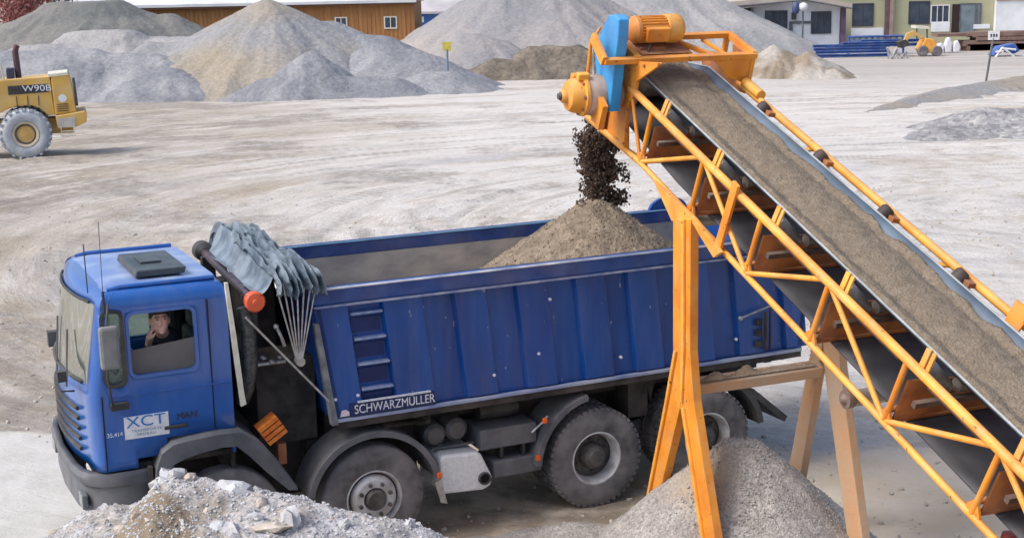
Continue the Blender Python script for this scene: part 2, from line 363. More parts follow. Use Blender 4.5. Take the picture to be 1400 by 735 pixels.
# ---------------------------------------------------------------- heaps
def heap(name, label, hf, x0, x1, y0, y1, nx, ny, mat, cat='gravel pile', group=None, parent=None):
    X, Y = np.meshgrid(np.linspace(x0, x1, nx), np.linspace(y0, y1, ny), indexing='ij')
    Z = hf(X, Y); Z = np.maximum(Z, -.18); ok = Z > -.17
    keep = ok[:-1, :-1] | ok[1:, :-1] | ok[:-1, 1:] | ok[1:, 1:]
    P = np.stack([X, Y, Z], -1)
    mb = MB(); idx = -np.ones((nx, ny), int); used = np.zeros((nx, ny), bool)
    used[:-1, :-1] |= keep; used[1:, :-1] |= keep; used[:-1, 1:] |= keep; used[1:, 1:] |= keep
    idx[used] = np.arange(used.sum()); I, J = np.nonzero(keep)
    fs = np.stack([idx[I, J], idx[I+1, J], idx[I+1, J+1], idx[I, J+1]], -1).tolist()
    mb.v = [P[used]]; mb.f = [tuple(f) for f in fs]; mb.n = int(used.sum())
    return mb.build(name, mat, parent, smooth=180, **(dict(label=label, cat=cat, group=group) if label else {}))
def cone(cx, cy, h, rx, ry, rot=0., ridge=0., flat=0., rough=.075, seed=0, rill=.0):
    c, s = math.cos(rot), math.sin(rot)
    def f(X, Y):
        if h > 1.2:
            wx = .9*fbm(X*.22, Y*.22, 301, 4); wy = .9*fbm(X*.22+9, Y*.22+5, 302, 4); X = X+wx*np.minimum(1, np.hypot(X-cx, Y-cy)/rx*1.5); Y = Y+wy
        dx = (X-cx)*c + (Y-cy)*s; dy = -(X-cx)*s + (Y-cy)*c
        dx = np.sign(dx)*np.maximum(np.abs(dx)-ridge, 0)
        wob = 1 + .16*fbm(np.arctan2(dy/ry, dx/rx)*1.6+3, X*0+seed, seed)
        r = np.sqrt((dx/rx)**2 + (dy/ry)**2)*wob
        r = np.sqrt(r*r+.0025)
        z = h*(1-r)
        if flat: z = np.minimum(z, flat + (z-flat)*.12)
        z = z + .24*min(1, h/3)*fbm(np.arctan2(dy, dx)*7, r*1.1, seed+55, 4)*np.clip(r*3, 0, 1) + rough*h*fbm(X*1.1/max(rx, .5)*3, Y*1.1/max(rx, .5)*3, seed+20, 5)
        if rill: z = z + rill*fbm(np.arctan2(dy, dx)*9, r*1.3, seed+40, 3)*np.clip(r*2, 0, 1)
        return z
    return f
def both(*fs): return lambda X, Y: np.maximum.reduce([f(X, Y) for f in fs])
def pk(u, v, D):
    p = gd(u, v, D); return p[0], p[1], p[2]
G_DARK = M('gravel_dark', (.125, .135, .13), (.19, .185, .17), .25, .95, bump=.12, bscale=2.2, grain=[(7, .12)])
G_LIGHT = M('gravel_light', (.265, .265, .27), (.35, .34, .33), .3, .95, bump=.12, bscale=2., grain=[(7, .1)])
G_BLUE = M('gravel_bluegrey', (.19, .20, .22), (.285, .29, .30), .35, .95, bump=.12, bscale=2.4, grain=[(7, .14)])
G_TAN = M('gravel_tan', (.30, .26, .20), (.255, .258, .265), .16, .95, bump=.12, bscale=2.2, grain=[(7, .12)])
G_PALE = M('gravel_pale', (.335, .305, .285), (.25, .248, .255), .12, .95, bump=.15, bscale=1.6, grain=[(6, .1)])
G_MUCK = M('soil_brown', (.13, .11, .085), (.19, .16, .125), .8, .95, bump=.2, bscale=2.6, grain=[(5, .2)])
G_SANDY = M('sand_heap', (.25, .205, .15), (.38, .35, .31), .5, .95, bump=.1, bscale=3, lo=.44, hi=.56, grain=[(8, .1)])
G_COARSE = M('gravel_coarse', (.22, .22, .225), (.34, .335, .33), 1.5, .95, bump=.1, bscale=6, grain=[(6, .3)])

def place_heap(label, mat, parts, res=.22, cat='gravel pile'):
    fs = []; xs = []; yy = []
    for i, q in enumerate(parts):
        u, v, D, slope = q[:4]; kw = q[4] if len(q) > 4 else {}
        x, y, z = pk(u, v, D); r = z/slope; kw = dict(kw); sx = kw.pop('sx', 1.); sy = kw.pop('sy', 1.)
        fs.append(cone(x, y, z, r*sx, r*sy, seed=int(u) % 97+i, **kw)); e = kw.get('ridge', 0)
        xs += [x-r*sx*1.25-e, x+r*sx*1.25+e]; yy += [y-r*sy*1.25-e, y+r*sy*1.25+e]
    x0, x1, y0, y1 = min(xs), max(xs), min(yy), max(yy)
    return heap('gravel_pile', label, both(*fs), x0, x1, y0, y1, int((x1-x0)/res), int((y1-y0)/res), mat, cat, 'stockpiles across the yard')
place_heap('dark grey flat-topped gravel pile at the far left, highest in front of the red bushes', G_DARK, [(112, -12, 97, .52, dict(ridge=1.2, flat=5.0)), (40, 24, 97, .5, dict(ridge=2)), (190, 18, 97, .5, dict(ridge=2))])
place_heap('pale stepped gravel bank below the dark flat-topped pile', G_LIGHT, [(135, 34, 88, .6, dict(ridge=1.6, flat=3.2)), (215, 40, 88, .6, dict(ridge=2., flat=2.8)), (70, 58, 86, .6, dict(ridge=2))])
place_heap('low blue-grey gravel bank behind the wheel loader', G_BLUE, [(40, 66, 79, .5, dict(ridge=3.5, flat=2.6)), (150, 70, 79, .5, dict(ridge=2.5, flat=2.6)), (215, 92, 77, .45, dict(ridge=1))])
place_heap('tallest sharp-peaked pile, tan on its left flank, before the timber building', G_TAN, [(366, -8, 83, .54, dict(rough=.03, rill=.12)), (235, 52, 82, .5, dict(ridge=1.2)), (290, 40, 82, .5), (262, 72, 79, .5, dict(ridge=.8)), (316, 88, 78, .5, dict(ridge=.5))])
place_heap('small bluish cone of gravel in front of the tallest pile', G_BLUE, [(425, 66, 75.5, .66, dict(rough=.04, rill=.1)), (372, 106, 74.5, .5, dict(ridge=.6)), (500, 104, 75, .45, dict(ridge=1.5))])
place_heap('long blue-grey ridge sloping down right from the tallest pile', G_BLUE, [(480, 44, 82, .5, dict(ridge=1.5)), (545, 66, 80, .5, dict(ridge=1.)), (600, 96, 77, .42, dict(ridge=.8)), (440, 22, 84, .5, dict(ridge=.5))])
place_heap('broad pale mountain of gravel behind the conveyor head', G_PALE, [(722, -46, 104, .56, dict(rough=.03, rill=.2, ridge=.8)), (800, -40, 112, .5, dict(ridge=3)), (640, 42, 93, .5, dict(ridge=.5))], .28)
place_heap('smooth grey gravel mountain sloping down to the white house', G_LIGHT, [(872, -40, 110, .50, dict(rough=.02, ridge=1.5)), (985, 40, 104, .5, dict(ridge=.8)), (930, 8, 107, .5, dict(ridge=.8))], .28)
place_heap('dark brown damp soil heap at the foot of the pale mountain', G_MUCK, [(762, 58, 88, .6, dict(ridge=1.4, rough=.12)), (690, 78, 86.5, .62, dict(ridge=.9, rough=.14)), (830, 72, 88, .6, dict(ridge=1.5, rough=.1))], .16, 'soil heap')
place_heap('two-humped sand heap in front of the white house', G_SANDY, [(1058, 60, 83, .62, dict(rough=.05, rill=.15)), (1104, 67, 82, .62, dict(rough=.06, rill=.1)), (1140, 92, 80, .5, dict(rough=.1))], .14, 'sand heap')
place_heap('low coarse grey rubble heap at the right edge of the yard', G_COARSE, [(1372, 146, 51.5, .34, dict(ridge=.8, rough=.16, sy=1.2)), (1432, 148, 52, .3, dict(ridge=1.5, rough=.12)), (1310, 172, 50, .25, dict(ridge=.5, rough=.2))], .1)
# low earth berm
def berm(X, Y):
    a = gz(1150, 160); b_ = gz(1290, 132); c_ = gz(1430, 112)
    def seg(p, q):
        d = (q-p)[:2]; t = np.clip(((X-p[0])*d[0]+(Y-p[1])*d[1])/(d@d), 0, 1)
        return np.hypot(X-p[0]-t*d[0], Y-p[1]-t*d[1]), t
    d1, t1 = seg(a, b_); d2, t2 = seg(b_, c_)
    return np.maximum(.45*t1-.28*d1, .45+.15*t2-.28*d2) + .1*fbm(X*.8, Y*.8, 77)-.06
p_ = gz(1150, 160); q_ = gz(1430, 112)
heap('earth_berm', 'low grey-brown earth berm running to the sign post', berm, p_[0]-2, q_[0]+3, p_[1]-3, q_[1]+4, 200, 160, G_TAN, 'berm')

# ---------------------------------------------------------------- truck
TH = .437; TO = np.array([.8965, 14.619, 0.])
TA = np.array([math.cos(TH), math.sin(TH), 0]); TL = np.array([-math.sin(TH), math.cos(TH), 0])
def tw(a, l, z): return TO + TA*a + TL*l + np.array([0, 0, z])
truck = empty('dump_truck', 'blue four-axle tipper truck being loaded with sand under the conveyor', 'truck', TO, Matrix.Rotation(TH, 3, 'Z'))
W_ = 2.4
# wheels
def tyre(front):
    mb = MB(); w_ = .29
    prof = [(.285, .035), (.30, .008), (.37, -.006), (.45, -.002), (.52, .012), (.543, .03), (.55, .05)]
    for y in (.09, .145, .20):
        prof += [(.55, y-.008), (.538, y-.006), (.538, y+.006), (.55, y+.008)]
    prof += [(.55, .24), (.543, .26), (.52, .278), (.45, .292), (.37, .296), (.30, .282), (.285, .255)]
    mb.lathe((0, 0, 0), (0, 1, 0), prof, 64, cap=False)
    n = 46
    for k in range(n):
        for y0, y1, ph in ((-.002, .10, 0), (.19, .292, .5)):
            if front: break
            t = (k+ph)*2*PI/n; c, s = math.cos(t), math.sin(t)
            rot = np.array([[c, 0, s], [0, 1, 0], [-s, 0, c]])
            P = np.array([(x, y, z) for x in (-.022, .022) for y in (y0+(.012 if y0 < .1 else 0), y1-(.012 if y0 > .1 else 0)) for z in (.53, .562)])
            P[:, 1] += np.where(P[:, 2] > .55, (.01 if y0 < .1 else -.01), 0)*1.0
            mb.add(P@rot.T, [(0, 1, 3, 2), (4, 6, 7, 5), (0, 4, 5, 1), (2, 3, 7, 6), (0, 2, 6, 4), (1, 5, 7, 3)])
    return mb.mesh('tyre', RUBBER, 40)
TY = {True: tyre(True), False: tyre(False)}
def rims(front):
    a = MB(); b = MB()
    if front:
        a.lathe((0, 0, 0), (0, 1, 0), [(.295, .03), (.30, .01), (.285, .005), (.272, .03), (.262, .06)], 48, cap=False)
        a.lathe((0, 0, 0), (0, 1, 0), [(.245, .05), (.235, .02), (.20, -.015), (.125, -.02), (.105, .02)], 48, cap=False)
        b.lathe((0, 0, 0), (0, 1, 0), [(.263, .07), (.24, .065)], 48, cap=False)
        b.lathe((0, 0, 0), (0, 1, 0), [(.11, .05), (.105, -.03), (.085, -.055), (.0001, -.06)], 32)
        for k in range(8):
            t = k*PI/4+.2; b.lathe((.168*math.cos(t), -.022, .168*math.sin(t)), (0, 1, 0), [(.0001, -.022), (.02, -.02), (.022, .02)], 10)
    else:
        a.lathe((0, 0, 0), (0, 1, 0), [(.295, .03), (.302, .008), (.286, .004), (.272, .03), (.262, .07), (.25, .10), (.245, .16)], 48, cap=False)
        b.lathe((0, 0, 0), (0, 1, 0), [(.246, .15), (.235, .165), (.20, .15), (.15, .16), (.14, .09), (.125, .045), (.10, .03), (.085, .0), (.0001, -.005)], 40, cap=False)
        for k in range(10):
            t = k*PI/5; b.lathe((.185*math.cos(t), .15, .185*math.sin(t)), (0, 1, 0), [(.0001, -.03), (.014, -.028), (.014, .01)], 8)
            b.lathe((.055*math.cos(t), .0, .055*math.sin(t)), (0, 1, 0), [(.0001, -.012), (.009, -.01), (.009, .01)], 6)
    return a.mesh('rim', RIM, 40), b.mesh('hub', RIMD, 40)
RM = {k: rims(k) for k in (True, False)}
def wheel(a, front):
    for side in (0, 1):
        for dual in ((0,) if front else (0, 1)):
            l = .02 + dual*.33 if side == 0 else W_-.02-dual*.33
            rz = 0 if side == 0 else PI
            e = bpy.data.objects.new('wheel', None); COL.objects.link(e); e.parent = truck; e.location = (a, l, .55); e.rotation_euler = (0, RNG.random()*6, 0) if side == 0 else (0, 0, PI)
            link_mesh('tyre', TY[front], e)
            if dual == 0:
                link_mesh('rim', RM[front][0], e); link_mesh('hub', RM[front][1], e)
AX = [-4.06, -2.57, 0.0, 1.43]
for i, a in enumerate(AX): wheel(a, i < 2)
# chassis
mb = MB()
for l in (.78, 1.54): mb.box(-5.0, 2.35, l, l+.09, .80, 1.08)
for a in (-4.8, -3.4, -2.1, -1.0, .7, 2.2): mb.box(a, a+.1, .87, 1.54, .84, 1.02)
mb.build('chassis_frame', UNDER, truck)
for a in AX:
    mb = MB(); mb.tube([(a, .25, .55), (a, 2.15, .55)], .075, 10)
    if a > -1: mb.ball((a, 1.2, .55), (.2, .22, .2), 12, 8)
    for l in (.7, 1.62): mb.prism([(a-.55, l, .74), (a, l, .62), (a+.55, l, .74), (a+.55, l, .79), (a, l, .70), (a-.55, l, .79)], (0, .09, 0))
    mb.build('axle', UNDER, truck, 40)
mb = MB(); mb.box(-2.9, 2.45, .55, .75, 1.12, 1.36); mb.box(-2.9, 2.45, 1.65, 1.85, 1.12, 1.36)
for a in np.arange(-2.7, 2.5, .62): mb.box(a, a+.09, .12, 2.28, 1.30, 1.40)
mb.box(.55, .8, .3, 2.1, .85, 1.3)
mb.build('tipper_subframe', UNDER, truck)
mb = MB()
for a in (.55, .8): mb.prism([(a, .35, 1.3), (a+.14, .35, 1.3), (a+.07, .35, .98)], (0, .04, 0))
mb.build('pivot_bracket', UNDER, truck)
mb = MB(); mb.tube([(-4.6, 1.2, .75), (2.0, 1.2, .62)], .06, 8); mb.build('drive_shaft', UNDER, truck)
# skip body: wall thickness built from inner and outer sheets
Z0, Z1 = 1.42, 2.79
def fa(z): return -2.95 - .20*(z-Z0)/(Z1-Z0)       # raked front
def ra(z): return 2.68 + .14*(z-Z0)/(Z1-Z0)
def wallpts(l, z0=Z0, z1=Z1): return [(fa(z0), l, z0), (ra(z0), l, z0), (ra(z1), l, z1), (fa(z1), l, z1)]
MB().prism(wallpts(.066), (0, .018, 0)).build('side_wall', BODYB, truck)
MB().prism(wallpts(W_-.065), (0, .03, 0)).build('side_wall', BODYB, truck)
MB().prism([(fa(Z0)+.03, .087, 1.5), (ra(Z0)-.06, .087, 1.5), (ra(Z1)-.06, .087, Z1-.02), (fa(Z1)+.03, .087, Z1-.02)], (0, .012, 0)).build('inner_lining', DIRTY, truck)
MB().prism([(fa(Z0)+.03, W_-.068, 1.5), (ra(Z0)-.06, W_-.068, 1.5), (ra(Z1)-.06, W_-.068, Z1-.02), (fa(Z1)+.03, W_-.068, Z1-.02)], (0, -.012, 0)).build('inner_lining', DIRTY, truck)
MB().box(fa(Z0)+.02, ra(Z0)-.02, .07, W_-.07, 1.44, 1.52).build('skip_floor', DIRTY, truck)
MB().prism([(fa(Z0), .0, Z0), (fa(Z0)+.06, 0, Z0), (fa(Z1)+.06, 0, Z1+.06), (fa(Z1), 0, Z1+.06)], (0, W_, 0)).build('front_wall', BODYB, truck)
MB().prism([(ra(Z0), .0, Z0), (ra(Z0)-.06, 0, Z0), (ra(Z1)-.06, 0, Z1), (ra(Z1), 0, Z1)], (0, W_, 0)).build('tailgate', BODYB, truck)
for l0, l1 in ((-.045, .105), (W_-.085, W_+.045)):
    MB().prism([(fa(Z1-.16)-.03, l0, Z1-.165), (ra(Z1), l0, Z1-.165), (ra(Z1), l0, Z1), (fa(Z1)-.03, l0, Z1)], (0, l1-l0, 0)).build('top_rail', RAILB, truck, bev=.02)
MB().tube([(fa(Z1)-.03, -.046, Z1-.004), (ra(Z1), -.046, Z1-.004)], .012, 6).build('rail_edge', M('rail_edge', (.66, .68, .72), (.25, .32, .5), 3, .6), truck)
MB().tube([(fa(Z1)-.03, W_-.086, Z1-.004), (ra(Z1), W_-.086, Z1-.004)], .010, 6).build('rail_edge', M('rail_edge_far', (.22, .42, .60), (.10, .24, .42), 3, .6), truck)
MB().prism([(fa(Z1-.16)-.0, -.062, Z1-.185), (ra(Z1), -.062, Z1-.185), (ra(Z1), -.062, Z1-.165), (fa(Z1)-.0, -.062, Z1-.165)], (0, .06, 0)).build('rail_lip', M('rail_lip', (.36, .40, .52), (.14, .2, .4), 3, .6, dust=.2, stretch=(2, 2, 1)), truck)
# hood arch over the tailgate
t_ = np.linspace(0, PI, 14)
MB().prism([(2.35+.28*math.cos(x), W_-.02, Z1-.02+.17*math.sin(x)) for x in t_], (0, .05, 0)).build('tailgate_hinge_plate', BODYB, truck)
MB().prism([(2.35+.28*math.cos(x), -.02, Z1-.02+.05*math.sin(x)) for x in t_], (0, .05, 0)).build('tailgate_hinge_plate', BODYB, truck)
# raised panels between recesses
def shear(z): return .15*(1-(z-Z0)/(Z1-Z0)) - .0
rib_edges = [(-2.95, -2.80), (-2.43, -2.02), (-1.66, -1.32), (-.96, -.62), (-.27, .07), (.36, .70), (1.02, 1.36), (1.70, 2.02), (2.34, 2.62)]
zb, zt = Z0+.05, Z1-.185
for i, (a0, a1) in enumerate(rib_edges):
    s0, s1 = shear(zb), shear(zt)
    if i == 0: p = [(fa(zb), 0, zb), (a1+s0, 0, zb), (a1+s1, 0, zt), (fa(zt)+.01, 0, zt)]
    else: p = [(a0+s0, 0, zb), (a1+s0, 0, zb), (a1+s1, 0, zt), (a0+s1, 0, zt)]
    p = np.array(p); q = p + [(-.022, .067, 0), (.022, .067, 0), (.022, .067, 0), (-.022, .067, 0)]
    MB().add(np.vstack([p, q]), [(0, 1, 2, 3), (0, 4, 5, 1), (1, 5, 6, 2), (2, 6, 7, 3), (3, 7, 4, 0)]).build('side_panel', BODYB, truck, bev=.006)
for j, zz in enumerate((2.50, 2.24, 1.98, 1.72)):                 # climbing rungs let into the side
    s = shear(zz)
    MB().box(-2.78+s, -2.45+s, -.012, .067, zz-.012, zz+.012).build('rung', M('rung_blue', (.2, .27, .5), (.34, .4, .56), 9, .6) if j == 0 else bpy.data.materials['rung_blue'], truck, bev=.004)
    MB().box(-2.77+s, -2.46+s, .045, .067, zz-.20, zz-.05).build('rung_pocket_shade', bpy.data.materials.get('pocket_shade') or M('pocket_shade', (.002, .016, .10), (.004, .025, .14), 4, .6), truck)  # flat dark plate, shade of the recess painted in
# dusty bottom rail
SILV = M('bottom_rail_dust', (.46, .50, .60), (.16, .22, .42), 1.8, .7, dust=.35, dustc=(.6, .6, .6), lo=.35, hi=.6)
MB().prism([(fa(Z0)-.005, -.02, Z0), (ra(Z0), -.02, Z0), (ra(Z0), -.02, Z0+.035), (fa(Z0), -.02, Z0+.035)], (0, .055, 0)).build('bottom_rail', SILV, truck, bev=.006)
MB().prism([(fa(Z0)-.0, .0, Z0-.07), (ra(Z0), .0, Z0-.07), (ra(Z0), .0, Z0), (fa(Z0), .0, Z0)], (0, .1, 0)).build('sill_beam', UNDER, truck)
mb = MB(); mb.prism([(fa(Z0)-.05, -.03, Z0-.02), (fa(Z0)+.02, -.03, Z0-.02), (fa(2.45)+.02, -.03, 2.45), (fa(2.45)-.03, -.03, 2.45)], (0, .08, 0))
mb.build('corner_post', M('corner_grey', (.25, .25, .25), (.12, .13, .16), 6, .6), truck, bev=.006)
# name plate, letters
PL = M('plate_blue', (.006, .02, .10), None, 3, .5)
MB().box(-2.80, -1.90, -.022, -.001, 1.462, 1.595).build('name_plate', PL, truck)
MB().box(-2.72, -1.94, -.03, .0, 1.598, 1.612).build('plate_trim', LETW, truck)
rotT = Matrix.Translation((-2.33, -.024, 1.528)) @ Matrix.Rotation(PI/2, 4, 'X')
text('lettering', 'SCHWARZMÜLLER', .128, LETW, truck, rotT, .003, .80)
mb = MB(); mb.prism([(-2.905, -.012, 1.475), (-2.81, -.012, 1.475), (-2.81, -.012, 1.515), (-2.84, -.012, 1.54), (-2.885, -.012, 1.535)], (0, .012, 0)); mb.build('maker_badge', M('badge', (.75, .55, .58), (.8, .75, .8), 60, .5), truck)
for a, z in [(-2.945, 1.66), (-2.71, 1.67), (-1.22, 1.67), (-.56, 2.40), (.29, 1.66), (1.78, 1.67), (-.70, 1.83)]:
    MB().lathe((a, -.002, z), (0, 1, 0), [(.0001, -.012), (.016, -.01), (.018, .012)], 10).build('rivet', LETW, truck)
mb = MB(); mb.tube([(1.80, -.05, 1.92), (2.22, -.05, 2.02)], .012, 6); mb.ball((1.80, -.05, 1.92), .03, 8, 6); mb.build('latch_lever', STEEL, truck, 40)
mb = MB()
for z in (1.55, 1.68, 1.80): mb.box(2.03, 2.10, -.05, .0, z, z+.07)
mb.tube([(2.15, -.04, 1.5), (2.15, -.04, 1.95)], .018, 8); mb.tube([(2.22, -.03, 1.5), (2.22, -.03, 1.98)], .014, 8)
mb.build('tailgate_latch', UNDER, truck)
# fenders
def arc_band(cx, cz, r0, r1, t0, t1, l0, l1, n=16):
    mb = MB(); P = []
    for t in np.linspace(t0, t1, n):
        c, s = math.cos(t), math.sin(t)
        P.append([(cx+r0*c, l0, cz+r0*s), (cx+r1*c, l0, cz+r1*s), (cx+r1*c, l1, cz+r1*s), (cx+r0*c, l1, cz+r0*s), (cx+r0*c, l0, cz+r0*s)])
    return mb.grid(P)
for l0, l1 in ((-.03, .46), (W_-.46, W_+.03)):
    arc_band(-2.57, .55, .66, .72, R(12), R(168), l0, l1, 24).build('mudguard', GREYP, truck, 40)
    arc_band(0, .55, .70, .76, R(100), R(176), l0, .0+l1, 14).build('mudguard', GREYP, truck, 40)
    arc_band(1.43, .55, .66, .73, R(8), R(75), l0, l1, 14).build('mudguard', BLACK, truck, 40)
    MB().prism([(1.96, l0+.02, 1.02), (2.02, l0+.02, 1.06), (2.50, l0+.02, .66), (2.46, l0+.02, .60)], (0, .42, 0)).build('mud_flap', BLACK, truck)
for a, l, z in [(-1.88, -.05, .70), (-.745, -.05, .70), (-.66, -.05, 1.10)]:
    MB().box(a-.025, a+.025, l, l+.03, z-.03, z+.03).build('side_marker', ORLAMP, truck, bev=.008)
MB().prism([(-1.93, -.035, .62), (-1.86, -.035, .66), (-1.80, -.035, .38), (-1.87, -.035, .40)], (0, .02, 0)).build('fender_tip', STEEL, truck)
# cab wheel arch (axle 1)
out = [(-4.75, 1.10), (-4.73, 1.27), (-4.67, 1.42), (-4.56, 1.49), (-4.4, 1.51), (-4.1, 1.525), (-3.91, 1.51), (-3.74, 1.38), (-3.58, 1.17), (-3.38, .84)]
inn = [(-4.66, 1.10), (-4.62, 1.20), (-4.56, 1.27), (-4.45, 1.31), (-4.3, 1.34), (-4.1, 1.36), (-3.96, 1.35), (-3.86, 1.25), (-3.68, 1.04), (-3.47, .82)]
for l0, l1 in ((-.035, .5), (W_-.5, W_+.035)):
    P = [[(o_[0], l0+.035, o_[1]), (o_[0]+.0, l0, o_[1]-.03), (i_[0], l0, i_[1]), (i_[0], l1, i_[1]), (o_[0], l1, o_[1]), (o_[0], l0+.035, o_[1])] for o_, i_ in zip(out, inn)]
    MB().grid(P).build('wheel_arch', GREYP, truck, 30)
# silencer tank
tk = [(-1.84, .84), (-1.78, .875), (-1.42, .855), (-1.37, .82), (-1.25, .56), (-1.27, .46), (-1.36, .425), (-1.80, .455), (-1.85, .50)]
MB().prism([(a, .03, z) for a, z in tk], (0, .6, 0)).build('silencer_box', TANKM, truck, bev=.03)
mb = MB(); mb.lathe((-1.35, .03, .56), (0, 1, 0), [(.05, .03), (.052, -.03), (.068, -.034), (.07, .01)], 24, cap=False); mb.build('exhaust_outlet', BLACK, truck, 40)
MB().lathe((-1.35, .03, .56), (0, 1, 0), [(.0001, -.012), (.05, -.012), (.05, .01)], 20).build('outlet_bore', M('bore', (.004, .004, .004), None, 1, .9), truck)
for a in (-1.80, -1.55):
    MB().lathe((a+.0, .25, 1.03 if a < -1.7 else 1.055), (0, 1, 0), [(.0001, -.02), (.09, -.015), (.125, .02), (.13, .08), (.13, .7)], 24).build('air_tank', M('air_tank', (.05, .055, .065), (.08, .085, .095), 8, .35, dust=.15) if a < -1.7 else bpy.data.materials['air_tank'], truck, 40)
MB().box(-1.86, -1.38, .2, .24, .895, .915).build('tank_bracket', GREYP, truck)
MB().box(-1.36, -.70, .08, .55, .84, 1.06).build('equipment_box', GREYP, truck, bev=.012)
MB().box(-1.22, -.66, .06, .5, .52, .70).build('battery_step', GREYP, truck, bev=.012)
mb = MB(); mb.box(-1.12, -1.08, .12, .2, .70, .84); mb.box(-.86, -.82, .12, .2, .70, .84); mb.box(-1.20, -.74, .3, .5, .70, .84); mb.build('step_bracket', BLACK, truck)
mb = MB(); mb.tube([(-1.25, .4, 1.17), (-.8, .4, 1.17)], .1, 14); mb.build('air_cylinder', BLACK, truck, 40)
MB().box(-3.1, -1.9, .55, .75, .62, 1.1).build('gearbox_side', UNDER, truck)
MB().box(-4.3, -3.05, .80, 1.6, .45, 1.3).build('gap_filler_box', UNDER, truck, bev=.05)  # dark box added to block light showing through under the cab
MB().box(-3.5, -3.42, 1.65, 2.3, .4, 1.2).build('far_gap_plate', UNDER, truck)  # added plate, keeps far-side light out of the wheel gap
MB().box(-3.0, 2.3, 1.0, 1.05, .62, 1.35).build('centre_panel', UNDER, truck)
mb = MB(); mb.tube([(-.80, -.0, .98), (-.68, -.02, 1.08), (-.62, -.02, 1.14)], .012, 6); mb.build('strut_rod', STEEL, truck)
# ---- cab shell
LW0, LW1 = .04, 2.34
alv = [-3.95, -4.12, -4.20, -4.27, -4.6, -4.88, -4.91, -4.94, -5.0, -5.11, -5.17]       # along the side
def cab_ring(z, inset=0., raise_=0.):
    k = np.interp(z, [1.27, 1.95, 2.0, 2.88, 3.0], [0, -.03, -.02, .13, .19])     # the front leans back above the waist
    pts = []
    rear = -3.95
    for a in alv: pts.append((a, LW0))
    ca = -5.17+max(0, k)*.55
    for t in np.linspace(0, PI/2, 7)[1:]:
        pts.append((ca-.11*math.sin(t), LW0+.30*(1-math.cos(t))))
    n = 9
    for i in range(1, n):
        f = i/n; l = LW0+.30+(LW1-LW0-.6)*f; pts.append((-5.28-.10*(1-(2*f-1)**2)+max(0, k)*.55, l))
    P = np.array(pts); P[:, 0] += np.where(P[:, 0] < -5.115, k*.45, 0)
    half = P[:len(alv)+6]; mir = half[::-1].copy(); mir[:, 1] = LW0+LW1-mir[:, 1]
    P = np.vstack([P, mir])
    P[:, 1] += np.where(P[:, 0] < -3.9, 0, 0)
    tum = np.interp(z, [1.27, 2.0, 2.86], [0, 0, .03]); cy = (LW0+LW1)/2
    P[:, 1] = cy + (P[:, 1]-cy)*(1-(tum+inset)/(cy-LW0))
    P[:, 0] = np.where(P[:, 0] > -3.96, P[:, 0]-inset*.5, P[:, 0]+inset*np.clip((-P[:, 0]-4.5)/.5, -1, 1))
    return P
zl = [1.27, 1.36, 1.52, 1.70, 1.90, 1.98, 2.09, 2.15, 2.43, 2.60, 2.74, 2.77, 2.83]
rings = [np.column_stack([cab_ring(z), np.full(len(cab_ring(z)), z)]) for z in zl]
for ins, z in ((.012, 2.88), (.035, 2.915), (.07, 2.94), (.12, 2.95)):
    P = cab_ring(2.86, ins); rings.append(np.column_stack([P, np.full(len(P), z)]))
NP = len(rings[0]); side_n = len(alv)
def face_zone(i, k):
    a = (rings[k][i][0]+rings[k][(i+1) % NP][0])/2; l = (rings[k][i][1]+rings[k][(i+1) % NP][1])/2
    z = (rings[k][i][2]+rings[k+1][i][2])/2
    side = l < .1 or l > 2.28
    if side and a > -5.12:
        if a > -4.88 and a < -4.27 and (2.15 if l < 1 else 1.98) < z < 2.74: return 'hole'
        if a < -4.94 and 2.09 < z < 2.77: return 'hole'
    if a < -5.12 and 2.09 < z < 2.83:
        if l > LW0+.16 and l < LW1-.16: return 'screen'
    if side and a > -4.70 and z < 1.5: return 'arch'
    if side and z < 1.36 and a > -4.8: return 'arch'
    return 'skin'
keep = {}
shell = MB(); vs = np.vstack(rings); fs = []; scr = []
for k in range(len(rings)-1):
    for i in range(NP):
        zn = face_zone(i, k); q = (k*NP+i, k*NP+(i+1) % NP, (k+1)*NP+(i+1) % NP, (k+1)*NP+i)
        if zn == 'skin': fs.append(q)
        elif zn == 'screen': scr.append(q)
fs.append(tuple((len(rings)-1)*NP+i for i in range(NP)))
shell.add(vs, fs).build('cab_shell', BLUE, truck, 50, solid=.03, soff=1)
ids_ = sorted({i for q in scr for i in q}); rm_ = {i: k for k, i in enumerate(ids_)}
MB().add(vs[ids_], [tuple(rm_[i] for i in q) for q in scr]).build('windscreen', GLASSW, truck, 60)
# roof: raised crown with side swage, hatch
P = []
for a in np.linspace(-5.06, -4.0, 14):
    e = np.clip((a+5.06)/.16, 0, 1)**.5
    P.append([(a, l, 2.945 + .035*e*min(1, max(0, (1-abs(l-1.19)/.98))*6)) for l in np.linspace(.2, 2.18, 24)])
MB().grid(P).build('roof_crown', M('roof_sky_sheen', (.02, .10, .42), (.05, .14, .44), 1.5, .25, dust=.55, dustc=(.36, .44, .56), coat=.5), truck, 60)  # pale blue layer is sky reflection put into the roof colour
for l in (.22, 2.16): MB().tube([(-5.02, l, 2.95), (-4.9, l, 2.972), (-4.02, l, 2.972)], .022, 8).build('roof_swage', BLUE, truck, 60)
MB().prism([(-4.72, .42, 3.0), (-4.25, .42, 3.0), (-4.23, .42, 3.065), (-4.70, .42, 3.065)], (0, .98, 0)).build('roof_hatch', M('hatch_grey', (.045, .055, .06), (.07, .085, .09), 6, .45), truck, bev=.012)
MB().box(-4.60, -4.40, .75, 1.15, 3.066, 3.085).build('hatch_grip', bpy.data.materials['hatch_grey'], truck, bev=.006)
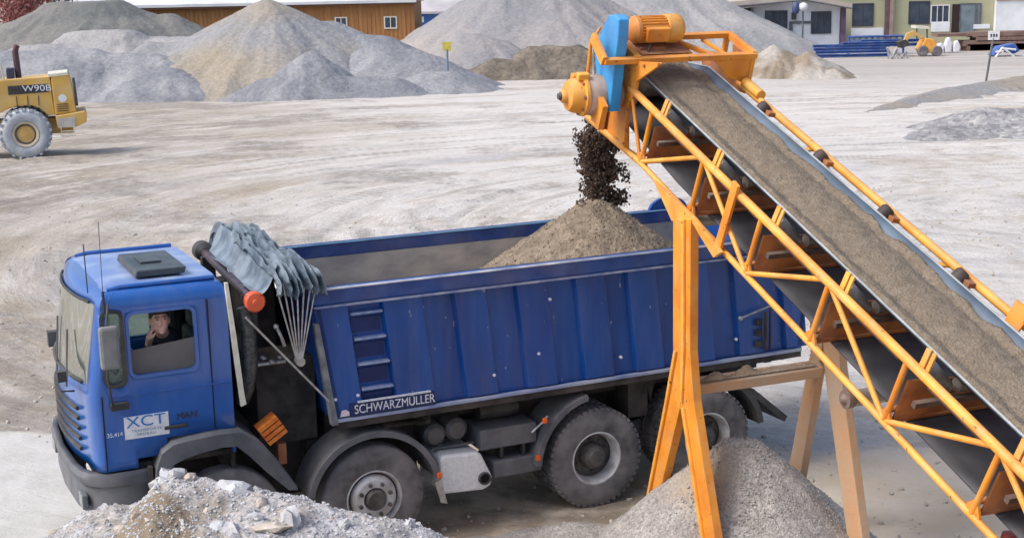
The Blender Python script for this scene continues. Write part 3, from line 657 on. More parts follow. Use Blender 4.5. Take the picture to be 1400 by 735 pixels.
# window gaskets
def rrect(a0, a1, z0, z1, r=.05, n=4):
    pts = []
    for (ca, cz, t0) in ((a1-r, z1-r, 0), (a0+r, z1-r, PI/2), (a0+r, z0+r, PI), (a1-r, z0+r, 1.5*PI)):
        pts += [(ca+r*math.cos(t0+k*PI/2/n), cz+r*math.sin(t0+k*PI/2/n)) for k in range(n+1)]
    return pts
def lside(z, far): 
    t = np.interp(z, [1.27, 2.0, 2.86], [0, 0, .03]); return LW0+t if not far else LW1-t
def frame_ring(a0, a1, z0, z1, far, wd, name, mat, r=.05, out=.012):
    o1 = rrect(a0-wd, a1+wd, z0-wd, z1+wd, r+wd); i1 = rrect(a0+.008, a1-.008, z0+.008, z1-.008, r)
    sg = 1 if far else -1; P = []
    for (oa, oz), (ia, iz) in zip(o1, i1):
        P.append([(oa, lside(oz, far), oz), (oa, lside(oz, far)+sg*out, oz), (ia, lside(iz, far)+sg*out, iz), (ia, lside(iz, far)-sg*.03, iz)])
    MB().grid(P, closeu=True).build(name, mat, truck, 40)
for far in (False, True):
    frame_ring(-4.88, -4.27, 1.98 if far else 2.15, 2.74, far, .022, 'window_frame', BLUE, .06, .014)
    frame_ring(-5.11, -4.94, 2.09, 2.77, far, .022, 'window_seal', BLACK, .05, .012)
    l = .075 if not far else LW1-.04
    top = 2.43 if not far else 2.74
    if far:
        MB().box(-4.88, -4.27, l, l+.006, 1.98, 2.74).build('door_pane', GLASS, truck)
    else: MB().prism([(-4.88, l, 2.15), (-4.27, l, 2.15), (-4.27, l, 2.45), (-4.88, l, 2.39)], (0, .006, 0)).build('door_pane', GLASSD, truck, label='half lowered dusty pane with a painted grey reflection')
    MB().box(-5.11, -4.94, l, l+.006, 2.09, 2.77).build('quarter_pane', GLASS, truck)
# windscreen seal + wiper
def front_a(z, f):
    k = np.interp(z, [1.27, 1.95, 2.0, 2.88, 3.0], [0, -.03, -.02, .13, .19]); 
    return -5.28-.10*(1-(2*f-1)**2)+max(0, k)*.55 + k*.45
Pz = []
for z in (2.085, 2.835):
    Pz.append([(front_a(z, f)-.012, LW0+.30+(LW1-LW0-.6)*f, z) for f in np.linspace(0, 1, 9)])
for row in Pz: MB().tube(row, .014, 6).build('windscreen_seal', BLACK, truck, 60)
MB().tube([(front_a(2.08, .0)+.035, LW0+.19, 2.07), (front_a(2.84, .0)+.035, LW0+.21, 2.84)], .018, 6).build('windscreen_seal', BLACK, truck, 60)
for l in (.5, 1.15): MB().tube([(front_a(2.1, .5)-.03, l, 2.02), (front_a(2.5, .3)-.03, l+.28, 2.5)], .009, 6).build('wiper', BLACK, truck)
# door seams, handle, door skin lines
SEAM = M('seam_shadow_gap', (.004, .008, .03), None, 2, .8)
for a, z0, z1 in ((-5.165, 1.28, 2.0), (-4.14, 1.54, 2.80)): MB().box(a-.006, a+.006, LW0-.004, LW0+.03, z0, z1).build('door_seam', SEAM, truck)
MB().box(-5.12, -3.96, LW0-.008, LW0+.02, 1.972, 1.986).build('waist_crease', BLUE, truck, bev=.003)
MB().box(-4.62, -4.40, LW0-.02, LW0+.01, 1.60, 1.635).build('door_handle', BLACK, truck, bev=.008)
MB().box(-5.10, -4.93, LW0-.045, LW0+.01, 1.86, 1.93).build('mirror_bracket', BLACK, truck, bev=.01)
mb = MB(); mb.tube([(-5.08, -.0, 1.92), (-5.12, -.10, 2.2), (-5.12, -.13, 2.3)], .011, 6); mb.tube([(-5.05, .02, 2.86), (-5.08, -.10, 2.80), (-5.10, -.13, 2.70)], .011, 6); mb.build('mirror_arm', BLACK, truck)
MB().box(-5.18, -5.00, -.19, -.12, 2.30, 2.70).build('side_mirror', MIRR, truck, bev=.03)
MB().box(-5.17, -5.02, W_-.02, W_+.05, 2.22, 2.58).build('side_mirror', BLACK, truck, bev=.03)
mb = MB(); mb.tube([(-5.2, 2.2, 1.95), (-5.28, 2.3, 1.95), (-5.28, 2.3, 2.1)], .012, 6); mb.box(-5.35, -5.24, 2.22, 2.32, 2.0, 2.16); mb.build('front_mirror', BLACK, truck)
mb = MB(); mb.tube([(-5.35, .45, 1.98), (-5.47, .42, 2.0), (-5.47, .42, 2.12)], .01, 6); mb.box(-5.5, -5.42, .36, .46, 2.1, 2.2); mb.build('kerb_mirror', BLACK, truck)
# door signs
MB().box(-4.985, -4.575, LW0-.012, LW0-.002, 1.56, 1.775).build('door_sign', WHITE, truck, label='white sign with blue letters')
text('sign_letters', 'XCT', .145, LBLUE, truck, Matrix.Translation((-4.785, LW0-.013, 1.715)) @ Matrix.Rotation(PI/2, 4, 'X') @ Matrix.Shear('XZ', 4, (0, 0)), .002, 1.25)
for z in (1.632, 1.594): text('sign_print', 'TRANSPORTE' if z > 1.61 else 'ERDBAU', .036, LETG, truck, Matrix.Translation((-4.785, LW0-.013, z)) @ Matrix.Rotation(PI/2, 4, 'X'), .001, 1.3)
text('type_number', '35.414', .056, LETW, truck, Matrix.Translation((-5.075, LW0-.006, 1.62)) @ Matrix.Rotation(PI/2, 4, 'X'), .002, .95)
text('maker_letters', 'MAN', .09, BLACK, truck, Matrix.Translation((-4.40, LW0-.006, 1.71)) @ Matrix.Rotation(PI/2, 4, 'X'), .003, 1.)
# front: grille, bumper, lamps
mb = MB()
for z in (1.40, 1.50, 1.60, 1.70, 1.80): mb.tube([(front_a(z, f)-.012, LW0+.30+(LW1-LW0-.6)*f, z) for f in np.linspace(.08, .92, 9)], .022, 6)
mb.build('grille', BLACK, truck, 60)
bp_ = []
for (a, l) in [(-4.78, .02), (-5.10, .02), (-5.24, .05), (-5.34, .13), (-5.40, .26), (-5.44, .5), (-5.47, 1.19), (-5.44, 1.88), (-5.40, 2.12), (-5.34, 2.25), (-5.24, 2.33), (-5.10, 2.36), (-4.78, 2.36)]:
    bp_.append([(a+.07, 1.19+(l-1.19)*.94, 1.25), (a+.02, 1.19+(l-1.19)*.99, 1.25), (a, l, 1.20), (a+.02, l, 1.13), (a+.05, 1.19+(l-1.19)*.98, 1.10), (a+.045, 1.19+(l-1.19)*.98, .84), (a+.09, 1.19+(l-1.19)*.95, .80), (a+.3, 1.19+(l-1.19)*.8, .80)])
MB().grid(bp_).build('bumper', GREYP, truck, 35, solid=.01)
for l in (.16, 2.02):
    MB().box(-5.40, -5.345, l, l+.22, .90, 1.04).build('headlight', M('lamp_glass', (.13, .14, .15), None, 3, .12) if l < 1 else bpy.data.materials['lamp_glass'], truck, bev=.01)
mb = MB(); mb.box(-5.05, -3.98, .12, 2.26, 1.24, 1.29); mb.box(-5.1, -4.6, .14, 2.24, .78, 1.26); mb.box(-3.99, -3.95, .10, 2.28, 1.0, 1.5); mb.build('cab_floor', UNDER, truck)
MB().box(-4.80, -4.76, .0, .12, .75, 1.27).build('step_plate', UNDER, truck)
# antennas
MB().tube([(-5.17, .35, 2.92), (-5.175, .35, 3.38)], .006, 5).build('antenna', BLACK, truck)
mb = MB(); mb.tube([(-5.08, .06, 2.80), (-5.08, .05, 2.98)], .013, 6); mb.tube([(-5.08, .05, 2.98), (-5.07, .05, 3.62)], .0035, 5); mb.build('antenna', BLACK, truck)
# cabin inside
mb = MB(); mb.box(-5.22, -4.95, .12, 2.24, 1.9, 2.07); mb.build('dashboard', CABIN, truck, bev=.03)
mb = MB(); mb.lathe((-4.90, .62, 2.12), (-.75, 0, .66), [(.19, -.015), (.21, 0), (.19, .015), (.175, 0), (.19, -.015)], 28, cap=False); mb.tube([(-4.90, .62, 2.12), (-5.05, .62, 1.95)], .02, 8); mb.box(-4.91, -4.89, .45, .79, 2.10, 2.13)
mb.build('steering_wheel', CABIN, truck, 60)
for l in (.34, 1.50):
    mb = MB(); mb.box(-4.62, -4.16, l, l+.50, 1.72, 1.86); mb.box(-4.24, -4.12, l, l+.50, 1.80, 2.42); mb.box(-4.22, -4.14, l+.12, l+.38, 2.44, 2.62)
    mb.build('seat', CABIN, truck, bev=.04)
MB().box(-4.02, -3.99, .12, 2.24, 1.3, 2.86).build('cab_back_lining', CABIN, truck)
MB().prism([(-4.36, 1.9, 2.44), (-4.26, 1.9, 2.40), (-4.22, 1.9, 2.68)], (0, .02, 0)).build('curtain', MIRR, truck)
# space between cab and skip
mb = MB()
mb.prism([(-3.965, .02, 2.94), (-3.935, .02, 2.94), (-3.885, .02, 2.40), (-3.845, .02, 1.86), (-3.83, .02, 1.74), (-3.88, .02, 1.72), (-3.925, .02, 2.3)], (0, .05, 0))
mb.build('air_deflector', CREAM, truck)
MB().tube([(-3.78, .16, 2.66), (-3.74, .15, 2.45), (-3.74, .15, 2.1), (-3.78, .17, 1.85), (-3.8, .3, 1.7)], [.06, .075, .08, .075, .07], 14).build('intake_hose', M('hose', (.03, .032, .033), (.09, .095, .095), 30, .4), truck, 60)
MB().box(-3.62, -3.02, .42, 2.1, 1.16, 2.02).build('engine_cover', UNDER, truck)
MB().box(-3.46, -3.22, 1.0, 2.25, 1.3, 2.68).build('hydraulic_tank', UNDER, truck, bev=.03)
MB().box(-3.86, -3.06, 1.9, 2.3, 1.0, 2.55).build('far_side_locker', UNDER, truck)
mb = MB()
for a, l, z, r in [(-3.66, .3, 2.06, .05), (-3.56, .32, 2.09, .04), (-3.48, .28, 2.05, .045), (-3.40, .3, 2.08, .03)]: mb.ball((a, l, z), (r, r, r*.6), 8, 6)
mb.tube([(-3.72, .28, 2.04), (-3.35, .28, 2.04)], .02, 8)
mb.build('valve_block', STEEL, truck, 60)
mb = MB(); mb.tube([(-3.46, .12, 2.42), (-3.43, .1, 2.34), (-3.40, .1, 2.24)], .018, 8); mb.ball((-3.47, .12, 2.44), .03, 8, 6); mb.build('hose_coupling', STEEL, truck)
# orange slatted wheel chock
rt = np.array(Matrix.Rotation(R(-32), 3, 'Y')); c0 = (-3.57, .12, 1.41)
for i in range(4):
    z = 1.33+i*.055
    MB().box(-3.68, -3.46, .02, .20, z, z+.04, rt, c0).build('chock_slat', M('chock_orange', (.72, .22, .03), (.6, .13, .02), 14, .55) if i == 0 else bpy.data.materials['chock_orange'], truck)
mb = MB(); mb.box(-3.52, -3.44, .1, .2, 1.05, 1.26); mb.build('chock_holder', RUSTP, truck)
# ---- tarp: roller, bows and pleated cloth
far_r = (-3.66, 2.24, 2.86); near_r = (-3.70, .0, 2.74)
MB().tube([near_r, far_r], .048, 14).build('tarp_roller', M('roller_dark', (.03, .025, .03), (.08, .05, .06), 9, .4), truck, 60)
MB().lathe(near_r, (0, -1, 0), [(.095, -.05), (.10, .0), (.10, .035), (.085, .05), (.03, .052), (.025, .065), (.0001, .065)], 14).build('roller_cap', REDOR, truck, 30, label='red-orange round end cap')
MB().lathe(far_r, (0, 1, 0), [(.05, -.12), (.105, -.08), (.11, .06), (.07, .08), (.0001, .08)], 18).build('roller_motor', BLACK, truck, 30)
for q_ in ((1.95, 2.05, 2.84), (.30, .36, 2.74)): MB().box(-3.74, -3.60, q_[0], q_[1], 2.4, q_[2]).build('roller_bracket', BLACK, truck)
piv = np.array([-3.30, -.06, 2.11]); NB = 7
tops = [np.array([-3.50+.40*k/(NB-1), -.085, 2.86+.03*math.sin(k*1.3)]) for k in range(NB)]
for k in range(NB):
    t = tops[k]; f = tops[k].copy(); f[1] = W_+.09; pf = piv.copy(); pf[1] = W_+.06
    MB().tube([piv+(.008*k-.03, 0, .0), t], .0085, 6).build('tarp_bow', STEEL, truck, 60)
    MB().tube([t, t+(0, .12, .10), (t+f)/2+(0, 0, .12), f+(0, -.12, .10), f, pf], .0085, 6).build('tarp_bow', STEEL, truck, 60)
MB().lathe(piv, (0, 1, 0), [(.0001, -.03), (.045, -.03), (.045, .06)], 12).build('bow_pivot', STEEL, truck, 40)
MB().bar((-3.80, -.03, 2.60), (-3.02, -.03, 1.66), .02, .03, (0, 1, 0)).build('tarp_lever', STEEL, truck)
def tarp_grid(t0, t1, nt_, low):
    T, Uu = np.meshgrid(np.linspace(t0, t1, nt_), np.linspace(0, 1, 72), indexing='ij')
    L0 = -.10; l = np.zeros_like(T); z = np.zeros_like(T)
    m1 = Uu < .16; m2 = (Uu >= .16) & (Uu < .24); m3 = (Uu >= .24) & (Uu < .84); m4 = (Uu >= .84) & (Uu < .9); m5 = Uu >= .9
    l[m1] = L0-.02*np.sin(Uu[m1]/.16*PI); z[m1] = low+(2.97-low)*Uu[m1]/.16
    f = (Uu[m2]-.16)/.08; l[m2] = L0+.14*f*f; z[m2] = 2.97+.10*np.sin(f*PI/2)
    f = (Uu[m3]-.24)/.6; l[m3] = L0+.14+(W_-.08)*f; z[m3] = 3.07+.04*np.sin(f*PI)
    f = (Uu[m4]-.84)/.06; l[m4] = W_-.04+.14*f; z[m4] = 3.07-.10*f*f
    f = (Uu[m5]-.9)/.1; l[m5] = W_+.10; z[m5] = 2.97-(2.97-low)*f
    ph = T + .35*vn(Uu*3, T*0+4, 3); fold = np.abs((ph % 1)-.5)*2; side = np.clip((.22-Uu)/.08, 0, 1)
    lift = .09*vn(T*.8, Uu*2.2, 17) + .11*np.exp(-((T-.6)/.9)**2)*np.clip((Uu-.30)*8, 0, 1)*(.6+.8*(vn(Uu*9, T*1.5, 41)+.3)) + .05*np.abs(vn(T*1.6, Uu*9, 44))
    a = -3.50+.40*T/(NB-1) + .045*np.sin(Uu*9+1) + .06*vn(T*.7, Uu*5, 5) + .02*vn(T*3, Uu*16, 6)
    zz_ = z - (1-fold**.7)*.15*(1-side*.75) + lift*(1-side) - side*(1-Uu/.16)*.07*vn(T*2.2, Uu*0, 9) + .07*vn(T*2.6, Uu*16, 11)*(1-side) + .035*vn(T*6, Uu*34, 13)
    ll = l - side*(fold-.5)*.14 + .04*vn(T*5, Uu*24, 14) + .02*vn(T*3, Uu*12, 12)
    return np.stack([a, ll, zz_], -1)
MB().grid(tarp_grid(-.4, NB-.6, 121, 2.79)).build('tarp', TARP, truck, 75, solid=.004)
# front flap: slack sheet from the roller up to the first bow
P = []
for f in np.linspace(0, 1, 14):
    P.append([(-3.69+.22*f, l, 2.78 + (.10 if l > 1 else .03) + .27*f**1.2 - .07*math.sin(f*PI) + .025*float(vn(l*3, f*3, 2))) for l in np.linspace(-.04, 2.2, 40)])
MB().grid(P).build('tarp_flap', TARP, truck, 60, solid=.004)
# ---- sand load
def load_h(X, Y):
    d = np.hypot(X-.63, (Y-1.2)*1.0); d = np.sqrt(d*d+.012)
    z = 3.28 - .67*d*(1+.05*fbm(np.arctan2(Y-1.2, X-.63)*1.5, X*0, 3)) + .035*fbm(X*6, Y*6, 12) + .02*fbm(X*20, Y*20, 4)
    z = np.maximum(z, 1.55 + .05*fbm(X*3, Y*3, 6))
    return z
X, Y = np.meshgrid(np.linspace(-2.4, 2.64, 230), np.linspace(.085, W_-.085, 100), indexing='ij'); Zl = load_h(X, Y)
Zl = np.where(X < -1.9, Zl-.3, Zl)
WP = TO + X[..., None]*TA + Y[..., None]*TL + Zl[..., None]*np.array([0, 0, 1.])
MB().grid(WP).build('sand_load', SAND, None, 180, label='brown cone of damp sand heaped inside the blue truck body', cat='sand load')

# ---------------------------------------------------------------- the driver
def metal_blob(shapes, name, mat, parent, vox=.008):
    mb = MB()
    for sh in shapes:
        if sh[0] == 'b': mb.ball(sh[1], sh[2], 16, 12)
        else:
            p, q, r0, r1 = sh[1:]; p = np.array(p, float); q = np.array(q, float)
            mb.tube([p, q], [r0, r1], 12); mb.ball(p, r0, 12, 8); mb.ball(q, r1, 12, 8)
    o = mb.build(name, mat, parent, 180)
    md = o.modifiers.new('remesh', 'REMESH'); md.mode = 'VOXEL'; md.voxel_size = vox; md.use_smooth_shade = True
    sm = o.modifiers.new('smooth', 'SMOOTH'); sm.iterations = 2; sm.factor = .4
    return o
drv = empty('person', 'truck driver in dark jacket at the open cab window with one hand to his cheek', 'person', tw(-4.44, .45, 1.83), Matrix.Rotation(TH, 3, 'Z') @ Matrix.Scale(1.1, 3))
# local: x back, y away from camera, z up, origin on the seat; he sits facing -x, head turned to -y
H = np.array([-.10, -.16, .70])
body = [('b', H, (.078, .095, .118)), ('b', H+(0, -.02, -.055), (.060, .075, .065)), ('b', H+(-.015, -.098, -.012), (.014, .022, .022)), ('c', H+(-.012, -.088, .03), H+(-.014, -.104, -.005), .011, .014),
        ('b', H+(-.035, -.078, .028), (.02, .014, .012)), ('b', H+(.03, -.078, .028), (.02, .014, .012)), ('c', H+(-.03, -.084, -.052), H+(.018, -.084, -.052), .010, .010), ('b', H+(0, -.075, -.09), (.026, .022, .018)),
        ('b', H+(.08, 0, -.005), (.012, .02, .034)), ('b', H+(-.08, 0, -.005), (.012, .02, .034)),
        ('c', H+(.01, .03, -.08), (-.03, -.02, .50), .056, .062), ('c', (-.03, -.02, .50), (0, 0, .1), .10, .13), ('c', (-.02, -.17, .44), (-.02, .17, .44), .062, .062),
        ('c', (-.02, .17, .44), (-.10, .10, .26), .052, .046), ('c', (-.10, .10, .26), (-.20, -.13, .50), .044, .030),
        ('c', (-.02, -.17, .44), (-.05, -.22, .22), .052, .046), ('c', (-.05, -.22, .22), (-.25, -.18, .20), .042, .030),
        ('c', (0, -.09, .08), (-.40, -.10, .10), .085, .06), ('c', (0, .09, .08), (-.40, .10, .10), .085, .06), ('c', (-.40, -.10, .08), (-.46, -.10, -.32), .055, .04), ('c', (-.40, .10, .08), (-.46, .10, -.32), .055, .04)]
hp = np.array([-.195, -.185, .565])      # raised hand: palm and five curled fingers against the cheek
body += [('c', (-.20, -.13, .50), hp, .028, .034), ('b', hp+(.005, 0, .02), (.022, .036, .044))]
for k in range(4):
    b0 = hp+(.008, -.032+.021*k, .052); b1 = b0+(.020, -.002, .030-.004*abs(k-1)); b2 = b1+(.028, 0, .006); b3 = b2+(.014, .0, -.014)
    body += [('c', b0, b1, .0105, .0098), ('c', b1, b2, .0098, .009), ('c', b2, b3, .009, .008)]
body += [('c', hp+(0, -.03, .0), hp+(.022, -.048, .022), .013, .011), ('c', hp+(.022, -.048, .022), hp+(.040, -.048, .045), .011, .009)]
metal_blob(body, 'body', SKIN, drv, .006)
metal_blob([('b', H+(.0, .022, .032), (.086, .092, .102)), ('b', H+(0, -.028, .088), (.070, .058, .036))], 'hair', HAIR, drv, .008)
metal_blob([('c', (-.03, -.02, .49), (0, 0, .1), .125, .15), ('c', (-.02, -.18, .435), (-.02, .18, .435), .075, .075), ('c', (-.02, .17, .44), (-.10, .10, .26), .066, .06), ('c', (-.10, .10, .26), (-.185, -.10, .475), .058, .044),
            ('c', (-.02, -.18, .435), (-.05, -.22, .22), .066, .06), ('c', (-.05, -.22, .22), (-.22, -.18, .20), .056, .042), ('c', (-.03, -.01, .5), (-.05, -.04, .56), .07, .066)], 'jacket', CLOTH, drv, .01)
metal_blob([('c', (0, -.09, .08), (-.40, -.10, .10), .10, .075), ('c', (0, .09, .08), (-.40, .10, .10), .10, .075), ('c', (-.40, -.10, .08), (-.46, -.10, -.30), .068, .052), ('c', (-.40, .10, .08), (-.46, .10, -.30), .068, .052)], 'trousers', JEANS, drv, .012)
mb = MB()
for dx in (-.034, .03): mb.ball(H+(dx, -.093, .028), (.009, .005, .006), 8, 6)
mb.build('eyes', HAIR, drv)
mb = MB()
for dx in (-.034, .03): mb.tube([H+(dx-.018, -.088, .048), H+(dx, -.093, .052), H+(dx+.018, -.088, .048)], .004, 6)
mb.build('eyebrows', HAIR, drv)

# ---------------------------------------------------------------- conveyor
K = .91
CP = CAM + K*(np.array([1.37833, 15.81019, 4.46699])-CAM)
CD = np.array([.3380828, -.87411264, -.34875079]); CQ = np.array([.93266985, .36073112, 0]); CN = np.cross(CD, CQ)
RC = Matrix([[CD[i], CQ[i], CN[i]] for i in range(3)])
conv = empty('belt_conveyor', 'orange lattice belt conveyor on A-frame legs carrying sand up over the truck', 'conveyor', CP, RC)
WC = 1.385; SE = 13.0
def c3(s, l, n): return np.array([s, l, n], float)*K
def cv(u, v, l=0.):                        # surveyed photo point on the upright plane l of the conveyor
    d = ray(u, v); P0 = CP+CQ*l*K; t = ((P0-CAM)@CQ)/(d@CQ); X = CAM+d*t-CP
    return np.array([X@CD, l*K, X@CN])
def ctube(pts, r, name, mat=ORANGE, n=10, sm=40): return MB().tube(pts, r*K, n).build(name, mat, conv, sm)
LCH = -.66; sk = [.50+1.215*k for k in range(-0, 10)]
for l in (0, WC):
    ctube([c3(-.02, l, 0), c3(SE, l, 0)], .043, 'upper_chord', YELOR, 12)
    ctube([c3(-1.05 if l == 0 else -.9, l, -.80 if l == 0 else -.70), c3(.45, l, LCH-.02), c3(SE, l, LCH)], .033, 'lower_chord', YELOR, 10)
    for k, s in enumerate(sk):
        ctube([c3(s, l, LCH), c3(s+.06, l, 0)], .029, 'strut')
        if k+1 < len(sk):
            p, q = (c3(s, l, LCH), c3(sk[k+1], l, 0)) if k % 2 == 0 else (c3(s+.06, l, 0), c3(sk[k+1], l, LCH))
            ctube([p, q], .026, 'diagonal_brace', YELOR)
ctube([c3(.02, 0, -.03), c3(.47, 0, LCH)], .022, 'head_brace')
for s in (1.56, 2.42):                                        # flat stiffener posts
    MB().bar(c3(s+.02, -.05, -.62), c3(s+.10, -.05, .12), .11*K, .035*K, (0, 1, 0)).build('stiffener_post', ORANGE, conv, bev=.004) if s > 2 else None
for k, s in enumerate(sk):                                    # cross frames: rusty plate and tube
    MB().prism([c3(s+.02, .05, -.62), c3(s+.06, .05, -.20), c3(s+.06, WC-.05, -.30), c3(s+.02, WC-.05, -.62)], (.02, 0, 0)).build('cross_plate', RUSTP, conv, bev=.004)
    ctube([c3(s-.08, .0, LCH+.03), c3(s+.30, WC, -.12)], .026, 'cross_brace', RUSTP)
    ctube([c3(s, 0, LCH), c3(s, WC, LCH)], .03, 'cross_tube', RUSTP)
# idlers (troughing sets)
ids = [.12+1.21*k for k in range(0, 11)]
for s in [x+.62 for x in ids if x < 12]:
    mb = MB(); mb.bar(c3(s-.02, .03, .0), c3(s-.05, .09, .17), .03*K, .06*K, (1, 0, 0)); mb.bar(c3(s+.05, .03, .0), c3(s+.02, .09, .17), .02*K, .04*K, (1, 0, 0))
    mb.build('idler_bracket', YELOR, conv, bev=.003)
    MB().tube([c3(s-.02, .075, .035), c3(s-.02, .095, .015), c3(s-.02, .335, -.215)], [.06*K, .075*K, .07*K], 14).build('idler_roller', IDL, conv, 40)
    MB().tube([c3(s, WC-.065, .075), c3(s, WC-.085, .055), c3(s, WC-.345, -.215)], [.055*K, .074*K, .07*K], 16).build('idler_roller', ROLLD, conv, 40)
    MB().bar(c3(s+.10, WC-.01, .0), c3(s+.10, WC-.12, .02), .05*K, .10*K, (1, 0, 0)).build('idler_bracket', RUSTP, conv, bev=.003)
    MB().tube([c3(s, .43, -.20), c3(s, WC-.43, -.20)], .062*K, 14).build('idler_roller', IDL, conv, 40)
    MB().bar(c3(s+.05, 0, -.30), c3(s+.05, WC, -.30), .05*K, .05*K).build('idler_beam', ROLL_, conv)
for s in (1.62, 4.85, 7.2, 9.6):                              # return rollers
    MB().tube([c3(s, -.02, -.80), c3(s, WC+.02, -.80)], .075*K, 16).build('return_roller', IDL, conv, 40)
    MB().lathe(c3(s, .02, -.80), (0, -1, 0), [(.08*K, -.02), (.085*K, .05), (.05*K, .055), (.02*K, .09), (.0001, .09)], 16).build('roller_end', ROLL_, conv, 40)
# belt
PS, PN, PR = -1.02, -.36, .23
def belt_row(s):
    f = np.clip((s+.95)/.6, 0, 1); w0, w1 = .234-.03*(1-f), WC-.234+.03*(1-f)
    zc = -.125; ze = -.125+.185*f
    return [(w0, ze), (w0+.06, ze-.05*f), (.42, zc+.01), (.50, zc), (.69, zc), (.88, zc), (.965, zc+.01), (w1-.06, ze-.05*f), (w1, ze)]
P = []
for t in np.linspace(-PI/2, PI/2, 14)[:-1]:                   # wrap round the head pulley
    P.append([c3(PS-PR*math.cos(t), w, PN+PR*math.sin(t)) for w in np.linspace(.21, WC-.21, 9)])
P = P[:]
rows = [[c3(s, w, n) for w, n in belt_row(s)] for s in list(np.linspace(PS, 0, 8))+list(np.linspace(.5, SE-.3, 26))]
low = [[c3(s, w, n) for w in np.linspace(.225, WC-.225, 9)] for s, n in [(SE-.3, -.62), (9, -.70), (5, -.70), (1., -.70), (.2, -.66), (PS, PN-PR)]]
tail = [[c3(SE-.3+.25*math.cos(t), w, -.37+.25*math.sin(t)) for w in np.linspace(.225, WC-.225, 9)] for t in np.linspace(PI/2, -PI/2, 8)]
MB().grid(P+rows).build('carrying_belt', BELTT, conv, 40, solid=.014)
MB().grid(tail+low).build('return_belt', BELT, conv, 40, solid=.014)
MB().tube([c3(PS, .16, PN), c3(PS, WC-.16, PN)], (PR-.012)*K, 28).build('head_pulley', IDL, conv, 40)
MB().tube([c3(SE-.3, .16, -.37), c3(SE-.3, WC-.16, -.37)], .23*K, 28).build('tail_pulley', IDL, conv, 40)
ctube([c3(PS, -.30, PN), c3(PS, WC+.1, PN)], .045, 'pulley_shaft', STEEL)
# light rubber edge of the belt
for w in (.234, WC-.234): MB().tube([c3(s, w-.004 if w < 1 else w+.004, belt_row(s)[0][1]+.004) for s in list(np.linspace(PS+.2, 0, 8))+[SE-.4]], .010*K, 6).build('belt_edge', M('belt_edge', (.42, .44, .44), (.3, .32, .32), 5, .6) if w < 1 else bpy.data.materials['belt_edge'], conv)
# sand riding on the belt: separate thing
Sg, Gg = np.meshgrid(np.linspace(PS-.18, SE-.6, 420), np.linspace(0, 1, 34), indexing='ij')
fq = np.clip((Sg+.95)/.6, 0, 1); wq = .25+.835*Gg + .035*vn(Sg*4, Gg*5, 2)*((Gg > .02) & (Gg < .98)) + .03*vn(Sg*2.2, Sg*0, 8)*Gg
bq = np.interp(wq, [.234, .42, .965, 1.15], [.06, -.11, -.11, .06]); bq = bq*fq + -.115*(1-fq)
zq = bq + .02 + .15*np.sin(np.clip(Gg, 0, 1)*PI)**.6 + .018*fbm(Sg*4.5, Gg*3, 31, 5) + .014*fbm(Sg*18, Gg*12, 33, 3) - .56*np.maximum(0, -Sg-1.02)
zq = np.where((Gg < .01) | (Gg > .99), bq-.01, zq)
P = CP + K*(Sg[..., None]*CD + wq[..., None]*CQ + zq[..., None]*CN)
MB().grid(P).build('sand_on_belt', SANDB, None, 180, label='ribbon of brown sand riding up the conveyor belt', cat='sand')
# head: side plates, box frame, drive
def plate(px, l, th, name, mat=ORANGE, bev=.004):
    return MB().prism([cv(u, v, l) for u, v in px], (0, th*K, 0)).build(name, mat, conv, bev=bev)
plate([(845, 84), (868, 83), (870, 95), (863, 118), (868, 128), (858, 142), (852, 205), (846, 200), (843, 120)], -.03, .05, 'head_post')
plate([(858, 140), (858, 205), (838, 196), (812, 172), (826, 150), (842, 128)], .02, .025, 'side_plate')
plate([(812, 150), (830, 140), (824, 180), (806, 166)], -.03, .02, 'side_gusset', RUSTP)
plate([(868, 84), (906, 86), (868, 113)], -.02, .03, 'corner_gusset')
MB().prism([cv(u, v, WC) for u, v in [(958, 68), (1020, 80), (1018, 128), (985, 118), (960, 92)]], (0, .02, 0)).build('far_side_plate', RUSTP, conv)
MB().prism([cv(u, v, 0) for u, v in [(797, 155), (800, 163), (868, 222), (880, 228), (878, 218), (850, 200)]], (0, .05*K, 0)).build('head_rail', ORANGE, conv)
NB_ = .37
fr = lambda p, q, w=.06, h=.08, name='frame_beam', mat=ORANGE: MB().bar(p, q, w*K, h*K, (1, 0, 0) if abs((np.array(q)-p)[0]) < 1e-6 else (0, 0, 1)).build(name, mat, conv, bev=.003)
sF, sB = .06, -.56
fr(c3(sF, -.42, NB_), c3(sF, WC+.10, NB_)); fr(c3(sB, .05, NB_), c3(sB, WC+.10, NB_))
fr(c3(sF, WC+.08, NB_+.002), c3(sB, WC+.08, NB_+.002)); fr(c3(sF, .95, NB_+.003), c3(sB, .62, NB_+.003), .05, .05); fr(c3(sF-.0, 1.2, NB_-.05), c3(sB, 1.12, NB_-.05), .04, .04)
fr(c3(sF, .0, NB_+.002), c3(sB, .0, NB_+.002), .07, .08)
for s in (sF, sB):
    for l in (WC+.06,): MB().bar(c3(s, l, 0), c3(s, l, NB_), .07*K, .05*K, (0, 1, 0)).build('frame_post', ORANGE, conv, bev=.003)
    MB().bar(c3(s, 0, 0), c3(s, 0, NB_), .10*K, .05*K, (0, 1, 0)).build('frame_post', ORANGE, conv, bev=.003)
MB().prism([c3(sF-.03, WC+.03, NB_-.04), c3(sF+.0, WC+.03, 0.04), c3(sF-.30, WC+.03, .02), c3(sF-.42, WC+.03, NB_-.04)], (0, .02, 0)).build('frame_web', RUSTP, conv)
MB().prism([c3(sF, .93, NB_-.03), c3(sF, WC+.05, NB_-.03), c3(sF, WC+.05, .02), c3(sF, 1.16, .12)], (.02, 0, 0)).build('frame_web', ORANGE, conv)
